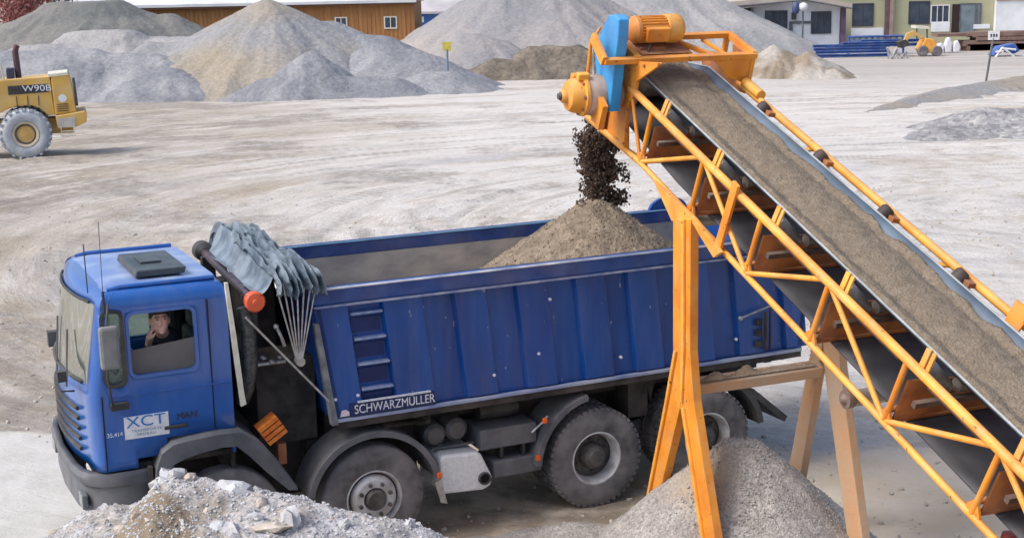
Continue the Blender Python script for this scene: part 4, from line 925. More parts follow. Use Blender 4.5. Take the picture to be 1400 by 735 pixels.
ctube([c3(sF+.05, WC, .06), c3(sF+.42, WC, .06)], .06, 'chord_sleeve', YELOR, 12)
# motor bed and motor, axis across the conveyor
def cat_(u, v, l): x = cv(u, v, l); return x
mc = cat_(888, 40, .30)
MB().box(mc[0]-.20*K, mc[0]+.22*K, .10*K, .78*K, mc[2]-.245*K, mc[2]-.21*K).build('motor_bed', ORANGE, conv, bev=.004)
mz = NB_*K+.07*K
mcx = cv(888, 40, .30)+np.array([0, .04, 0])
mb = MB(); mr = .148*K; mz = mcx[2]-mr-.06*K
mb.lathe(mcx, (0, 1, 0), [(.03*K, -.30*K), (.10*K, -.28*K), (mr*.9, -.26*K), (mr*1.04, -.24*K), (mr*1.04, -.20*K), (mr*.92, -.18*K), (mr*.92, .14*K)], 28, cap=True)
mb.build('motor_body', ORANGE, conv, 40)
mb = MB()
for k in range(26):
    t = k*2*PI/26; c, s = math.cos(t), math.sin(t)
    mb.box(mcx[0]-.004, mcx[0]+.004, mcx[1]-.19*K, mcx[1]+.13*K, mcx[2]+mr*.88, mcx[2]+mr*1.04, [[c, 0, s], [0, 1, 0], [-s, 0, c]], mcx)
mb.build('motor_fins', YELOR, conv)
MB().lathe(mcx, (0, 1, 0), [(mr*1.0, .13*K), (mr*1.10, .14*K), (mr*1.12, .27*K), (mr*1.0, .33*K), (mr*.7, .36*K), (.0001, .365*K)], 28).build('fan_cowl', YELOR, conv, 40)
MB().box(mcx[0]+mr*.7, mcx[0]+mr*1.35, mcx[1]-.16*K, mcx[1]+.12*K, mcx[2]-.08*K, mcx[2]+.08*K).build('terminal_box', ORANGE, conv, bev=.01)
MB().box(mcx[0]-.16*K, mcx[0]+.16*K, mcx[1]-.2*K, mcx[1]+.12*K, mz, mz+.05*K).build('motor_foot', RUSTP, conv)
t = np.linspace(0, 1, 14)
MB().tube([mcx+(mr*1.2, -.1*K, -.10*K) + np.array([.10*math.sin(x*PI), -.30*x*K, -.20*math.sin(x*PI)*K-.1*x*K]) for x in t], .011, 7).build('motor_cable', BLACK, conv, 60)
MB().prism([(mc[0]-.2*K, .12*K, NB_*K), (mc[0]+.28*K, .12*K, NB_*K), (mc[0]+.2*K, .12*K, mc[2]-.25*K), (mc[0]-.16*K, .12*K, mc[2]-.25*K)], (0, .6*K, 0)).build('motor_pedestal', RUSTP, conv, bev=.004)
# belt guard
gp = [(832, 21), (840, 20), (846, 27), (845, 50), (841, 80), (833, 153), (824, 152), (816, 109), (813, 75), (818, 55), (824, 38)]
MB().prism([cv(u, v, -.27) for u, v in gp], (0, .13*K, 0)).build('belt_guard', GUARD, conv, bev=.012)
# safety frame round the guard and rod to the gearbox
y1 = -.42
a0 = c3(sF, y1, NB_); 
MB().bar(a0, cv(811, 50, y1), .05*K, .12*K, (0, 0, 1)).build('guard_arm', YELOR, conv, bev=.004)
ctube([cv(808, 58, y1), cv(803, 108, y1)], .022, 'stay_rod'); ctube([cv(811, 62, y1+.05), cv(811, 112, y1+.05)], .010, 'cable', CREAM)
ctube([cv(808, 58, y1), cv(838, 20, .1)+np.array([-.25, 0, -.25])], .018, 'stay_rod')
# gearbox on the pulley shaft
gc = cv(800, 130, -.45)
mb = MB(); ax = np.array([0, 1., 0])
mb.lathe(gc, ax, [(.0001, -.30*K), (.06*K, -.30*K), (.075*K, -.28*K), (.08*K, -.24*K), (.16*K, -.22*K), (.19*K, -.17*K), (.20*K, -.08*K), (.235*K, -.07*K), (.235*K, -.03*K), (.21*K, -.02*K)], 26)
mb.build('gearbox_front', YELOR, conv, 30)
mb = MB(); mb.lathe(gc, ax, [(.21*K, -.03*K), (.225*K, .0), (.235*K, .10*K), (.22*K, .22*K), (.15*K, .26*K), (.14*K, .6*K)], 26); mb.build('gearbox_case', M('gear_case', (.40, .27, .20), (.50, .40, .36), 9, .7, dust=.3), conv, 30)
for k in range(8):
    t = k*PI/4+.3; MB().lathe(gc+np.array([.20*K*math.cos(t), -.07*K, .20*K*math.sin(t)]), ax, [(.0001, -.035*K), (.02*K, -.03*K), (.022*K, .02)], 8).build('gear_bolt', RUSTP, conv)
mb = MB(); mb.lathe(gc+np.array([0, -.30*K, 0]), ax, [(.0001, -.03), (.03, -.03), (.045, 0), (.045, .02)], 14); mb.build('shaft_cap', RIMD, conv, 30)
for k, (dx, dz) in enumerate(((-.12, .17), (.02, .24), (-.2, -.02))): MB().box(gc[0]+dx*K-.04, gc[0]+dx*K+.04, gc[1]-.14*K, gc[1]-.0, gc[2]+dz*K-.035, gc[2]+dz*K+.035).build('casting_lug', YELOR, conv, bev=.012)
MB().prism([gc+np.array([.05, .05, -.20*K]), gc+np.array([.30, .05, -.28*K]), gc+np.array([.34, .05, .02]), gc+np.array([.1, .05, .1])], (0, .06, 0)).build('gearbox_arm', ORANGE, conv)
for k, s_k in enumerate(sk):
    for l in (-.012, WC-.012):
        MB().prism([c3(s_k-.09, l, LCH+.02), c3(s_k+.10, l, LCH+.02), c3(s_k+.03, l, LCH+.13), c3(s_k-.02, l, LCH+.13)], (0, .02, 0)).build('node_gusset', ORANGE, conv)
for u, v in ((850, 96), (860, 96), (851, 130), (858, 150), (856, 178), (852, 196), (900, 88), (880, 90)):
    MB().lathe(cv(u, v, -.035), (0, -1, 0), [(.016, -.01), (.016, .008), (.0001, .010)], 6).build('bolt', RUSTP, conv)
# support A-frames
def leg(pts, l, wd, th, name, mat):
    pp = [cv(u, v, l) for u, v in pts]
    for i in range(len(pp)-1): MB().bar(pp[i], pp[i+1], wd*K, th*K, (0, 1, 0)).build(name, mat, conv, bev=.004)
def legpoly(pts, l, th, name, mat, lip=None):
    MB().prism([cv(u, v, l) for u, v in pts], (0, th*K, 0)).build(name, mat, conv, bev=.006)
MB().prism([c3(5.02, WC-.10, -.06), c3(5.20, WC-.10, -.06), c3(5.22, WC-.02, .16), c3(5.0, WC-.02, .16)], (0, .02, 0)).build('chord_tab', ORANGE, conv)
legpoly([(920, 300), (932.5, 300), (932, 480), (929.5, 557), (881, 760), (867, 760), (908, 549), (920, 480)], -.12, .10, 'support_leg', ORANGE)
legpoly([(933, 300), (944, 300), (943, 480), (948, 549), (987, 800), (967, 800), (930, 557), (932.5, 480)], -.12, .10, 'support_leg', ORANGE)
legpoly([(930, 300), (934, 300), (934, 480), (931, 550), (929, 550), (930, 480)], -.15, .03, 'column_lip', YELOR)
legpoly([(867, 760), (870, 760), (911, 549), (923, 480), (920, 480), (908, 549)], -.15, .03, 'leg_flange', YELOR)
legpoly([(967, 800), (970, 800), (933, 557), (930, 557)], -.15, .03, 'leg_flange', YELOR)
MB().prism([cv(u, v, -.10) for u, v in [(893, 247), (948, 298), (985, 345), (975, 352), (955, 320), (945, 302), (918, 302), (900, 262)]], (0, .04, 0)).build('lower_gusset', YELOR, conv, bev=.003)
lf = WC+.08
legpoly([(1105, 380), (1122, 380), (1124, 470), (1092, 660), (1074, 660), (1108, 480)], lf, .10, 'support_leg', DUSTYO)
legpoly([(1123, 380), (1142, 380), (1148, 500), (1186, 790), (1166, 790), (1126, 500)], lf, .10, 'support_leg', DUSTYO)
bA = cv(935, 530, -.02); bB = cv(1122, 503, lf)
MB().bar(bA, bB, .17*K, .13*K, (0, 0, 1)).build('cross_beam', DUSTYO, conv, bev=.01)
# caked dirt on the beam
P = []
bd = (bB-bA); L_ = np.linalg.norm(bd); bd = bd/L_; upv = np.array(RC.transposed() @ Vector((0, 0, 1))); sdv = np.cross(bd, upv)
for f in np.linspace(.02, .95, 60):
    hh = .004 + (.10 if f < .55 else .03)*max(0, float(fbm(np.array(f*9), np.array(2.), 5))+.12) + .03*abs(float(vn(f*40, 1, 3)))
    P.append([bA+bd*L_*f + sdv*w*.08*K + upv*(.06*K + hh*(1-w*w)*1.0) for w in np.linspace(-1, 1, 9)])
MB().grid(P).build('caked_dirt', M('caked_dirt', (.34, .27, .20), (.26, .18, .12), 7, .95, bump=.02, bscale=30), conv, 60)
# underside belt tray plates between chords near the belt edge
for k in range(9):
    s = 1.1+1.215*k
    MB().prism([c3(s-.35, .10, -.16), c3(s+.45, .10, -.16), c3(s+.45, .40, -.34), c3(s-.35, .40, -.34)], (0, 0, .012)).build('under_plate', M('under_plate', (.10, .055, .04), (.17, .08, .045), 6, .8, dust=.2, dustc=(.2, .17, .15)) if k == 0 else bpy.data.materials['under_plate'], conv)

# ---------------------------------------------------------------- falling clods
rg = np.random.default_rng(3)
def scatter(C, r, rg, squash=.7, K_=14):
    n, m_ = 6, 4; T = []
    for k in range(K_):
        V_ = [[0, 0, 1]]
        for i in range(1, m_):
            t = PI*i/m_; V_ += [[math.sin(t)*math.cos(p), math.sin(t)*math.sin(p), math.cos(t)] for p in (np.arange(n)+.5*(i % 2))*2*PI/n]
        V_.append([0, 0, -1]); V_ = np.array(V_)*(1+.28*(rg.random((len(V_), 1))-.5)*2)*(.75+.5*rg.random(3))*(1, 1, squash); T.append(V_)
    T = np.array(T); C = np.asarray(C, float); r = np.asarray(r, float); k = rg.integers(K_, size=len(C)); a = rg.random(len(C))*6.28; b = (rg.random(len(C))-.5)*1.6
    V_ = T[k]; ca, sa, cb, sb = [q[:, None] for q in (np.cos(a), np.sin(a), np.cos(b), np.sin(b))]
    x, y, z = V_[..., 0], V_[..., 1], V_[..., 2]; y, z = y*cb-z*sb, y*sb+z*cb; x, y = x*ca-y*sa, x*sa+y*ca
    V_ = np.stack([x, y, z], -1)*r[:, None, None] + C[:, None, :]
    fs = [(0, 1+j, 1+(j+1) % n) for j in range(n)]
    for i in range(m_-2): fs += [(1+i*n+j, 1+(i+1)*n+j, 1+(i+1)*n+(j+1) % n, 1+i*n+(j+1) % n) for j in range(n)]
    L2 = 1+(m_-1)*n; fs += [(L2, L2-n+(j+1) % n, L2-n+j) for j in range(n)]
    nv = L2+1; mb = MB(); mb.v = [V_.reshape(-1, 3)]; mb.n = len(C)*nv
    mb.f = [tuple(q+o_ for q in f) for o_ in range(0, mb.n, nv) for f in fs]
    return mb
def chunk(c, r, rg, mb, squash=.7, sub=0):
    n, m_ = (6, 4) if sub == 0 else (9, 6)
    s = r*(.75+.5*rg.random(3)); s[2] *= squash
    V_ = [[0, 0, 1]]
    for i in range(1, m_):
        t = PI*i/m_; V_ += [[math.sin(t)*math.cos(p), math.sin(t)*math.sin(p), math.cos(t)] for p in (np.arange(n)+.5*(i % 2))*2*PI/n]
    V_.append([0, 0, -1]); V_ = np.array(V_)*(1+.28*(rg.random((len(V_), 1))-.5)*2)*s
    a, b, g = rg.random(3)*6.28
    Rm = np.array(Matrix.Rotation(a, 3, 'Z') @ Matrix.Rotation(b*.35, 3, 'X') @ Matrix.Rotation(g*.35, 3, 'Y')); V_ = V_@Rm.T + c
    fs = [(0, 1+j, 1+(j+1) % n) for j in range(n)]
    for i in range(m_-2): fs += [(1+i*n+j, 1+(i+1)*n+j, 1+(i+1)*n+(j+1) % n, 1+i*n+(j+1) % n) for j in range(n)]
    L2 = 1+(m_-1)*n; fs += [(L2, L2-n+(j+1) % n, L2-n+j) for j in range(n)]
    mb.add(V_, fs)
f_ = rg.random(24000); sp_ = (.27+.06*(1-f_))*np.where(rg.random(24000) < .55, .7, 1.)
a_ = .77+.03*np.sin(f_*9) + sp_*(rg.random(24000)*2-1); z_ = 3.10+1.38*f_; l_ = 1.28+.26*(rg.random(24000)-.5)
band = .5+.5*np.sin(z_*26+a_*2+2.2*vn(a_*5, z_*4, 93)*4); core = np.abs(a_-.77) < .15
cl = np.clip(.5+2.6*vn(a_*7+3, z_*9, 88)+1.4*vn(a_*17, z_*19, 89), 0, 1); ok = rg.random(24000) < np.where(core, .35+.65*cl, .8*cl)*(.5+.5*band); a_, z_, l_, core = a_[ok], z_[ok], l_[ok], core[ok]
r_ = (.004+.014*rg.random(len(a_))**2.5)*np.where(core, 1.2, 1.)
mb = scatter(TO+a_[:, None]*TA+l_[:, None]*TL+z_[:, None]*np.array([0, 0, 1.]), r_, rg, 1.1)
mb.build('falling_clods', CLOD, None, 60, label='stream of dark damp clods falling from the conveyor head into the truck', cat='falling sand', kind='stuff')

n_ = 2600; a_ = .63+rg.normal(0, .75, n_); l_ = 1.2+rg.normal(0, .55, n_); ok = (l_ > .12) & (l_ < 2.28) & (a_ > -1.3) & (a_ < 2.5); a_, l_ = a_[ok], l_[ok]
mb = scatter(TO+a_[:, None]*TA+l_[:, None]*TL+load_h(a_, l_)[:, None]*np.array([0, 0, 1.]), .004+.012*rg.random(len(a_))**3, rg, .8)
mb.build('sand_lumps', SAND, None, kind='stuff', label='small lumps lying on the sand heap in the truck', cat='lumps')
# ---------------------------------------------------------------- foreground rubble mound (left)
sil = [(30, 760), (60, 737), (110, 716), (170, 697), (195, 672), (214, 652), (236, 643), (300, 651), (345, 656), (420, 666), (470, 678), (520, 688), (580, 702), (650, 730), (710, 765)]
DM = 11.1
cs = np.array([gd(u, v, DM) for u, v in sil])
def mound_h(X, Y):
    cr = np.interp(X, cs[:, 0], cs[:, 2], left=cs[0, 2]-1.2, right=cs[-1, 2]-1.2) - .02
    cr = cr - np.clip(cs[0, 0]-X, 0, 9)*.8 - np.clip(X-cs[-1, 0], 0, 9)*.8
    yc = DM + .25*np.sin(X*1.3)
    d = Y-yc
    z = np.where(d > 0, cr-1.15*np.sqrt(d*d+.02)+.16, cr-.16*np.abs(d)-.10*np.maximum(-d-1.5, 0)*5)
    return z + .10*fbm(X*1.6, Y*1.6, 61, 5)*1.0 + .05*fbm(X*7, Y*7, 62, 4) - .02
RUBM = M('rubble_soil', (.42, .415, .42), (.35, .325, .305), 2.2, .95, bump=.02, bscale=22, grain=[(38, .25), (16, .15)])
# clay-brown patch belongs to the mound's own soil
def patch(m, centre, rad, colr, soft=.4):
    N = m.node_tree.nodes; L = m.node_tree.links; b = N['Principled BSDF']; src = b.inputs['Base Color'].links[0].from_socket
    g = N.new('ShaderNodeNewGeometry'); d = N.new('ShaderNodeVectorMath'); d.operation = 'DISTANCE'; L.new(g.outputs['Position'], d.inputs[0]); d.inputs[1].default_value = centre
    n = N.new('ShaderNodeTexNoise'); L.new(g.outputs['Position'], n.inputs['Vector']); n.inputs['Scale'].default_value = 3; n.inputs['Detail'].default_value = 6
    ad = N.new('ShaderNodeMath'); ad.operation = 'MULTIPLY_ADD'; L.new(n.outputs[0], ad.inputs[0]); ad.inputs[1].default_value = rad*1.1; L.new(d.outputs['Value'], ad.inputs[2])
    r = N.new('ShaderNodeMapRange'); L.new(ad.outputs[0], r.inputs[0]); r.inputs[1].default_value = rad*1.5+soft*.5; r.inputs[2].default_value = rad*1.5-soft*.5
    x = N.new('ShaderNodeMix'); x.data_type = 'RGBA'; L.new(r.outputs[0], x.inputs[0]); L.new(src, x.inputs[6]); x.inputs[7].default_value = (*colr, 1)
    L.new(x.outputs[2], b.inputs['Base Color'])
pc = gd(175, 745, 10.3)
patch(RUBM, tuple(pc), .72, (.21, .165, .11), .35)
rub = empty('rubble_mound', 'heap of broken pale stone and brown clay in front of the truck cab', 'rubble heap', (gd(330, 735, 11)[0], 10.6, 0))
inv = Vector(rub.location)
def rb(mb): 
    mb.v = [v - np.array(inv) for v in mb.v]; return mb
o = heap('mound_soil', None, mound_h, cs[0, 0]-1.5, cs[-1, 0]+1.8, 7.4, 13.0, 420, 400, RUBM)
o.parent = rub; o.location = -inv
ST = [M('stone_pale', (.50, .51, .53), (.37, .375, .39), 7, .9, bump=.008, bscale=40), M('stone_grey', (.36, .37, .39), (.50, .49, .49), 7, .9, bump=.008, bscale=40), M('stone_warm', (.52, .46, .40), (.40, .35, .30), 7, .9, bump=.008, bscale=40)]
rg = np.random.default_rng(11)
def rock_mesh(k, pale):
    mb = MB(); chunk(np.zeros(3), 1.0, rg, mb, .65, 1); return mb.mesh('stone', ST[pale], 20)
rocks = [rock_mesh(k, k % 3) for k in range(12)]
def mh(x, y): return float(mound_h(np.array([[x]]), np.array([[y]]))[0, 0])
# individually placed slabs seen in the photo, then a scatter of others
big = [(228, 652, .12), (216, 660, .09), (262, 653, .08), (320, 668, .14), (333, 662, .10), (395, 712, .17), (370, 722, .12), (300, 724, .10), (318, 727, .12), (420, 678, .12), (448, 688, .13), (400, 675, .08), (360, 690, .07), (505, 702, .09), (348, 706, .08), (243, 648, .07), (283, 700, .06), (560, 716, .08), (470, 718, .08)]
pts = []
for u, v, r in big:
    for yy_ in np.linspace(12, 9.2, 140):
        p = gd(u, v, yy_)
        if p[2] <= mh(p[0], p[1]): break
    # march from near: find first surface hit
    hit = None
    for yy_ in np.linspace(8.5, 12.2, 260):
        p = gd(u, v, yy_)
        if p[2] <= mh(p[0], p[1]): hit = p; break
    if hit is None: continue
    pts.append((hit[0], hit[1], r))
for i in range(120):
    x = cs[1, 0] + rg.random()*(cs[-2, 0]-cs[1, 0]); y = 9.6+rg.random()*2.0; pts.append((x, y, .02+.045*rg.random()**2.4))
for i, (x, y, r) in enumerate(pts):
    r *= .85; o = link_mesh('stone', rocks[i % 12], rub, (x-inv[0], y-inv[1], mh(x, y)-r*.12), tuple(rg.random(3)*(.8, .8, 6.3)), (r*(1+.5*rg.random()), r, r*.8))
n_ = 12000; x_ = cs[0, 0]+rg.random(n_)*(cs[-1, 0]-cs[0, 0]); y_ = 9.3+rg.random(n_)*2.6; r_ = .004+.013*rg.random(n_)**3
mb = scatter(np.column_stack([x_, y_, mound_h(x_, y_)+r_*.2])-np.array(inv), r_, rg, .7)
mb.build('small_stones', ST[0], rub, kind='stuff')

# ---------------------------------------------------------------- gravel mound at the conveyor legs
pc2 = gd(1012, 598, 13.35)
def mound2(X, Y):
    dx, dy = X-pc2[0], Y-pc2[1]; 
    d = np.sqrt((np.maximum(np.abs(dx)-.08, 0))**2*np.where(dx < 0, 1.15, 1.25) + (dy*np.where(dy < 0, 1.5, 1.25))**2+.01)
    z = pc2[2]+.08 - .80*d*(1+.10*fbm(np.arctan2(dy, dx)*1.7+2, X*0, 8))
    return z + .05*fbm(X*2.2, Y*2.2, 71, 4) + .010*fbm(X*12, Y*12, 72, 3) + .03*np.exp(-((dx+.15)**2+(dy+.25)**2)/.2)*fbm(X*9, Y*9, 73, 4)
GM = M('fine_gravel', (.29, .27, .25), (.37, .35, .325), 3, .95, bump=.02, bscale=45, grain=[(55, .28), (26, .12)])
patch(GM, tuple(gd(955, 650, 13.1)), .32, (.38, .30, .22), .3)
gm = empty('gravel_mound', 'cone of fine grey gravel around the conveyor legs in the foreground', 'gravel pile', (pc2[0], pc2[1], 0))
o = heap('mound_gravel', None, mound2, pc2[0]-2.6, pc2[0]+2.8, pc2[1]-3.2, pc2[1]+1.6, 300, 280, GM); o.parent = gm; o.location = (-pc2[0], -pc2[1], 0)
n_ = 9000; x_ = pc2[0]-1.9+rg.random(n_)*3.9; y_ = pc2[1]-2.2+rg.random(n_)*3; z_ = mound2(x_, y_); ok = z_ > -.02; x_, y_, z_ = x_[ok], y_[ok], z_[ok]
r_ = (.003+.009*rg.random(len(x_))**2.5)*np.where(np.hypot(x_-pc2[0]+.15, y_-pc2[1]+.25) < .5, 1.7, 1.)
mb = scatter(np.column_stack([x_-pc2[0], y_-pc2[1], z_+r_*.25]), r_, rg, .8)
mb.build('pebbles', M('pebble_grey', (.27, .26, .25), (.40, .385, .365), 9, .9), gm, kind='stuff')
# loose stones and small lumps on the floor beside the truck
n_ = 9000; y_ = 12.9+26*rg.random(n_)**1.5; x_ = (rg.random(n_)*2-1)*(5+y_*.36); r_ = .006+.035*rg.random(n_)**5
ok = ~((x_ < -3.8) & (y_ < 17.3)); x_, y_, r_ = x_[ok], y_[ok], r_[ok]
mb = scatter(np.column_stack([x_, y_, ground_h(x_, y_)+r_*.3]), r_, rg, .7)
mb.build('loose_stones', ST[2], None, kind='stuff', label='loose stones scattered over the quarry floor', cat='stones')
for (u, v, h, lab) in ((790, 728, .15, 'low grey heap of fines at the bottom edge below the rear wheels'), (700, 745, .10, 'small pale heap of fines at the bottom edge below the silencer')):
    p = gz(u, v); heap('fines_heap', lab, cone(p[0], p[1]-.1, h, .75, .4, seed=int(u), rough=.2), p[0]-1, p[0]+1, p[1]-.8, p[1]+.6, 90, 60, GM, 'gravel pile')

# ---------------------------------------------------------------- wheel loader (far left)
LY = M('loader_yellow', (.62, .38, .07), (.52, .31, .07), 1.4, .55, dust=.25, dustc=(.55, .5, .42))
LT = M('loader_tyre', (.34, .38, .43), (.46, .48, .51), 3, .9, bump=.02, bscale=12)
lp = gz(38, 217); sc = 1.0
ld = empty('wheel_loader', 'yellow wheel loader with black exhaust stack, half out of frame at the left', 'wheel loader', lp, Matrix.Rotation(R(17), 3, 'Z'))
# local x right (rear), y away, z up ; metres
pm = 1923/lp[1]*.985    # pixels per metre there
def lx(u): return (u-38)/pm
def lz(v): return (217-v)/pm + .0
for (x, y) in ((0, 0), (0, 2.1), (-3.1, 0), (-3.1, 2.1)):
    e = bpy.data.objects.new('wheel', None); COL.objects.link(e); e.parent = ld; e.location = (x, y, .85)
    mb = MB(); mb.lathe((0, 0, 0), (0, 1, 0), [(.42, .06), (.50, 0), (.66, -.03), (.80, .03), (.85, .12), (.85, .42), (.80, .50), (.66, .54), (.42, .5)], 40, cap=False)
    for k in range(22):
        t = k*2*PI/22; c, s = math.cos(t), math.sin(t)
        mb.box(-.05, .05, .0, .25, .80, .885, [[c, 0, s], [0, 1, 0], [-s, 0, c]], (0, 0, 0)); t += PI/22; c, s = math.cos(t), math.sin(t)
        mb.box(-.05, .05, .28, .54, .80, .885, [[c, 0, s], [0, 1, 0], [-s, 0, c]], (0, 0, 0))
    mb.build('tyre', LT, e, 40)
    MB().lathe((0, 0, 0), (0, 1, 0), [(.43, .05), (.44, -.0), (.38, .02), (.33, .12), (.30, .16)], 36, cap=False).build('rim', M('loader_rim', (.60, .52, .40), (.5, .42, .3), 5, .6) if 'loader_rim' not in bpy.data.materials else bpy.data.materials['loader_rim'], e, 40)
    MB().lathe((0, 0, 0), (0, 1, 0), [(.32, .10), (.30, .08), (.27, .10), (.0001, .05)], 30).build('hub', LY, e, 40)
    MB().lathe((0, 0, 0), (0, 1, 0), [(.34, .09), (.34, .06), (.29, .06), (.29, .09)], 30, cap=False).build('hub_ring', RIMD, e, 40)
pr = lambda px, y0, y1, name, mat=LY, bev=.03, **kw: MB().prism([(lx(u), y0, lz(v)) for u, v in px], (0, y1-y0, 0)).build(name, mat, ld, bev=bev, **kw)
pr([(-60, 115), (75, 109), (76, 136), (78, 161), (68, 161), (60, 152), (48, 147), (30, 147), (14, 152), (-10, 165), (-60, 165)], .45, 2.2, 'engine_hood')
pr([(76, 108), (100, 107), (103, 125), (106, 158), (78, 161), (77, 135)], .38, 2.27, 'rear_panel')
pr([(72, 106), (98, 104), (99, 108), (73, 110)], .36, 2.29, 'hood_lip', CREAM, .01)
pr([(20, 120), (72, 119), (72, 130), (20, 132)], .435, .455, 'decal_panel', BLACK, .0)
pr([(78, 162), (117, 157), (119, 162), (118, 172), (104, 178), (80, 179)], .2, 2.45, 'counterweight')
pr([(80, 166), (103, 164), (103, 178), (81, 178)], .18, .2, 'weight_face', M('pale_steel', (.5, .48, .44), (.4, .38, .35), 5, .6), .0)
mb = MB()
for v in (183, 190): mb.box(lx(84), lx(101), .15, .3, lz(v)-.015, lz(v)+.015)
for u in (84, 101): mb.box(lx(u)-.015, lx(u)+.015, .15, .3, lz(190), lz(176))
mb.build('step', CREAM, ld)
mb = MB(); mb.tube([(lx(105), .4, lz(112)), (lx(107), .4, lz(150))], .05, 8); mb.build('grab_rail', BLACK, ld)
mb = MB(); mb.tube([(lx(34), 1.2, lz(112)), (lx(32.5), 1.2, lz(76)), (lx(34), 1.2, lz(70)), (lx(36), 1.2, lz(67))], [.11, .11, .10, .10], 14); mb.build('exhaust_stack', M('stack_dark', (.05, .025, .04), (.09, .04, .05), 4, .5), ld, 40)
mb = MB(); mb.box(lx(19), lx(29), .9, 1.3, lz(112), lz(97)); mb.build('air_filter', M('filter_blue', (.04, .045, .09), None, 3, .6), ld, bev=.04)
mb = MB(); mb.tube([(lx(12), .6, lz(112)), (lx(8), .6, lz(96)), (lx(2), .6, lz(88)), (lx(-10), .6, lz(88))], .04, 8); mb.tube([(lx(16), .7, lz(112)), (lx(12), .7, lz(92))], .03, 8); mb.build('hand_rail', CREAM, ld)
mb = MB(); mb.box(-3.2, -1.2, .5, 2.1, 1.5, 3.3); mb.build('cabin', LY, ld, bev=.08)
mb = MB(); mb.prism([(-5.4, .2, .3), (-4.4, .2, .2), (-4.2, .2, 1.2), (-4.6, .2, 1.3)], (0, 2.4, 0)); mb.build('bucket', LY, ld)
mb = MB(); mb.box(-4.4, -3.0, .9, 1.1, .9, 1.2); mb.box(-4.4, -3., 1.6, 1.8, .9, 1.2); mb.box(-3.2, 1.6, .9, 1.8, .75, 1.3); mb.build('lift_arms', LY, ld)
for u in (30, 44, 58): MB().box(lx(u)-.012, lx(u)+.012, .43, .46, lz(147), lz(134)).build('hood_seam', BLACK, ld)
for v in (147, 150, 153, 156): MB().box(lx(81), lx(96), .36, .39, lz(v)-.012, lz(v)+.012).build('vent_slot', BLACK, ld)
text('model_letters', 'W90B', .30, LETW, ld, Matrix.Translation((lx(57), .43, lz(124.5))) @ Matrix.Rotation(PI/2, 4, 'X'), .004, 1.25)
MB().lathe((lx(89), .37, lz(139)), (0, 1, 0), [(.0001, 0), (.14, 0), (.14, .02)], 16).build('round_badge', LETW, ld)

# ---------------------------------------------------------------- sign posts, lamps, small things
p = gz(612, 102)
sg = empty('sign_post', 'short yellow sign on a grey post at the foot of the pale mountain', 'sign', gd(612, 102, 78))
sg.location.z = 0; q = gd(612, 104, 78); s_ = 78/1923.
MB().tube([(0, 0, 0), (0, 0, q[2]+1.45)], .07, 8).build('post', M('post_blue', (.2, .25, .34), None, 3, .6), sg)
MB().box(-.24, .24, -.03, .03, q[2]+1.35, q[2]+1.85).build('sign_board', M('sign_yellow', (.62, .52, .08), (.5, .42, .08), 5, .6), sg)
p = gz(1347, 117); s_ = p[1]/1923.
sg = empty('sign_post', 'leaning grey post with a small white sign at the right edge of the yard', 'sign', p)
MB().tube([(0, 0, 0), (8*s_, 0, 64*s_)], .06, 8).build('post', GREYP, sg)
MB().box(1*s_, 16*s_, -.05, .02, 61*s_, 73*s_).build('sign_board', WHITE, sg)
mb = MB()
for k in range(3): mb.box((3.5+k*3.6)*s_, (5.7+k*3.6)*s_, -.06, -.05, 65*s_, 69*s_)
mb.build('sign_marks', BLACK, sg)
p = gd(1380, 735, 12.2)
rp = empty('marker_post', 'top of a dark red post at the bottom right corner', 'post', (p[0], p[1], 0))
MB().tube([(0, 0, 0), (0, 0, p[2])], .055, 12).build('shaft', M('post_red', (.16, .02, .015), None, 4, .5), rp, 40)
MB().lathe((0, 0, p[2]), (0, 0, 1), [(.075, -.03), (.08, 0), (.07, .05), (.03, .06), (.0001, .06)], 14).build('cap', bpy.data.materials['post_red'], rp, 40)

# ---------------------------------------------------------------- buildings
def bmat(*a, **k): return M(*a, **k)
TIMB = M('timber_boards', (.40, .20, .075), (.30, .14, .05), .9, .85, stretch=(6, 6, .15), lo=.3, hi=.7)
ROOFL = M('roof_pale', (.66, .68, .70), (.54, .55, .58), .4, .7)
DARKW = M('dark_window', (.03, .045, .07), (.06, .08, .11), 1.2, .25)
def px_face(D): 
    def f(u, v, dy=0.): p = gd(u, v, D); return np.array([p[0], p[1]+dy, p[2]])
    return f
# timber shed
D = 106; f = px_face(D)
tb = empty('timber_shed', 'long orange-brown timber shed with a pale roof behind the tallest pile', 'building', (f(400, 50)[0], D, 0))
org = np.array(tb.location)
L0 = f(120, 10)[0]; R0 = f(566, 4)[0]; ze = f(470, 4)[2]
zwl = f(566, 3)[2]
MB().box(L0-org[0], R0-org[0], 0, 9, 0, zwl).build('wall', TIMB, tb)
mb = MB()
mb.prism([(L0-org[0]-.4, -.5, zwl-.02), (L0-org[0]-.4, 4.5, zwl+1.7), (L0-org[0]-.4, 9.5, zwl-.02), (L0-org[0]-.4, 9.5, zwl+.16), (L0-org[0]-.4, 4.5, zwl+1.9), (L0-org[0]-.4, -.5, zwl+.18)], (R0-L0+.6, 0, 0)); mb.build('roof', ROOFL, tb)
MB().box(L0-org[0]-.4, R0-org[0]+.2, -.46, -.40, zwl-.16, zwl-.03).build('eaves_board', M('eaves_dark', (.10, .05, .03), None, 3, .8), tb)
xs_ = np.arange(L0-org[0]+.1, R0-org[0]-.05, .32)
me = MB().box(-.02, .02, -.035, 0, .1, zwl-.05).mesh('batten', TIMB)
for x in xs_:
    link_mesh('board_batten', me, tb, (x, 0, 0))
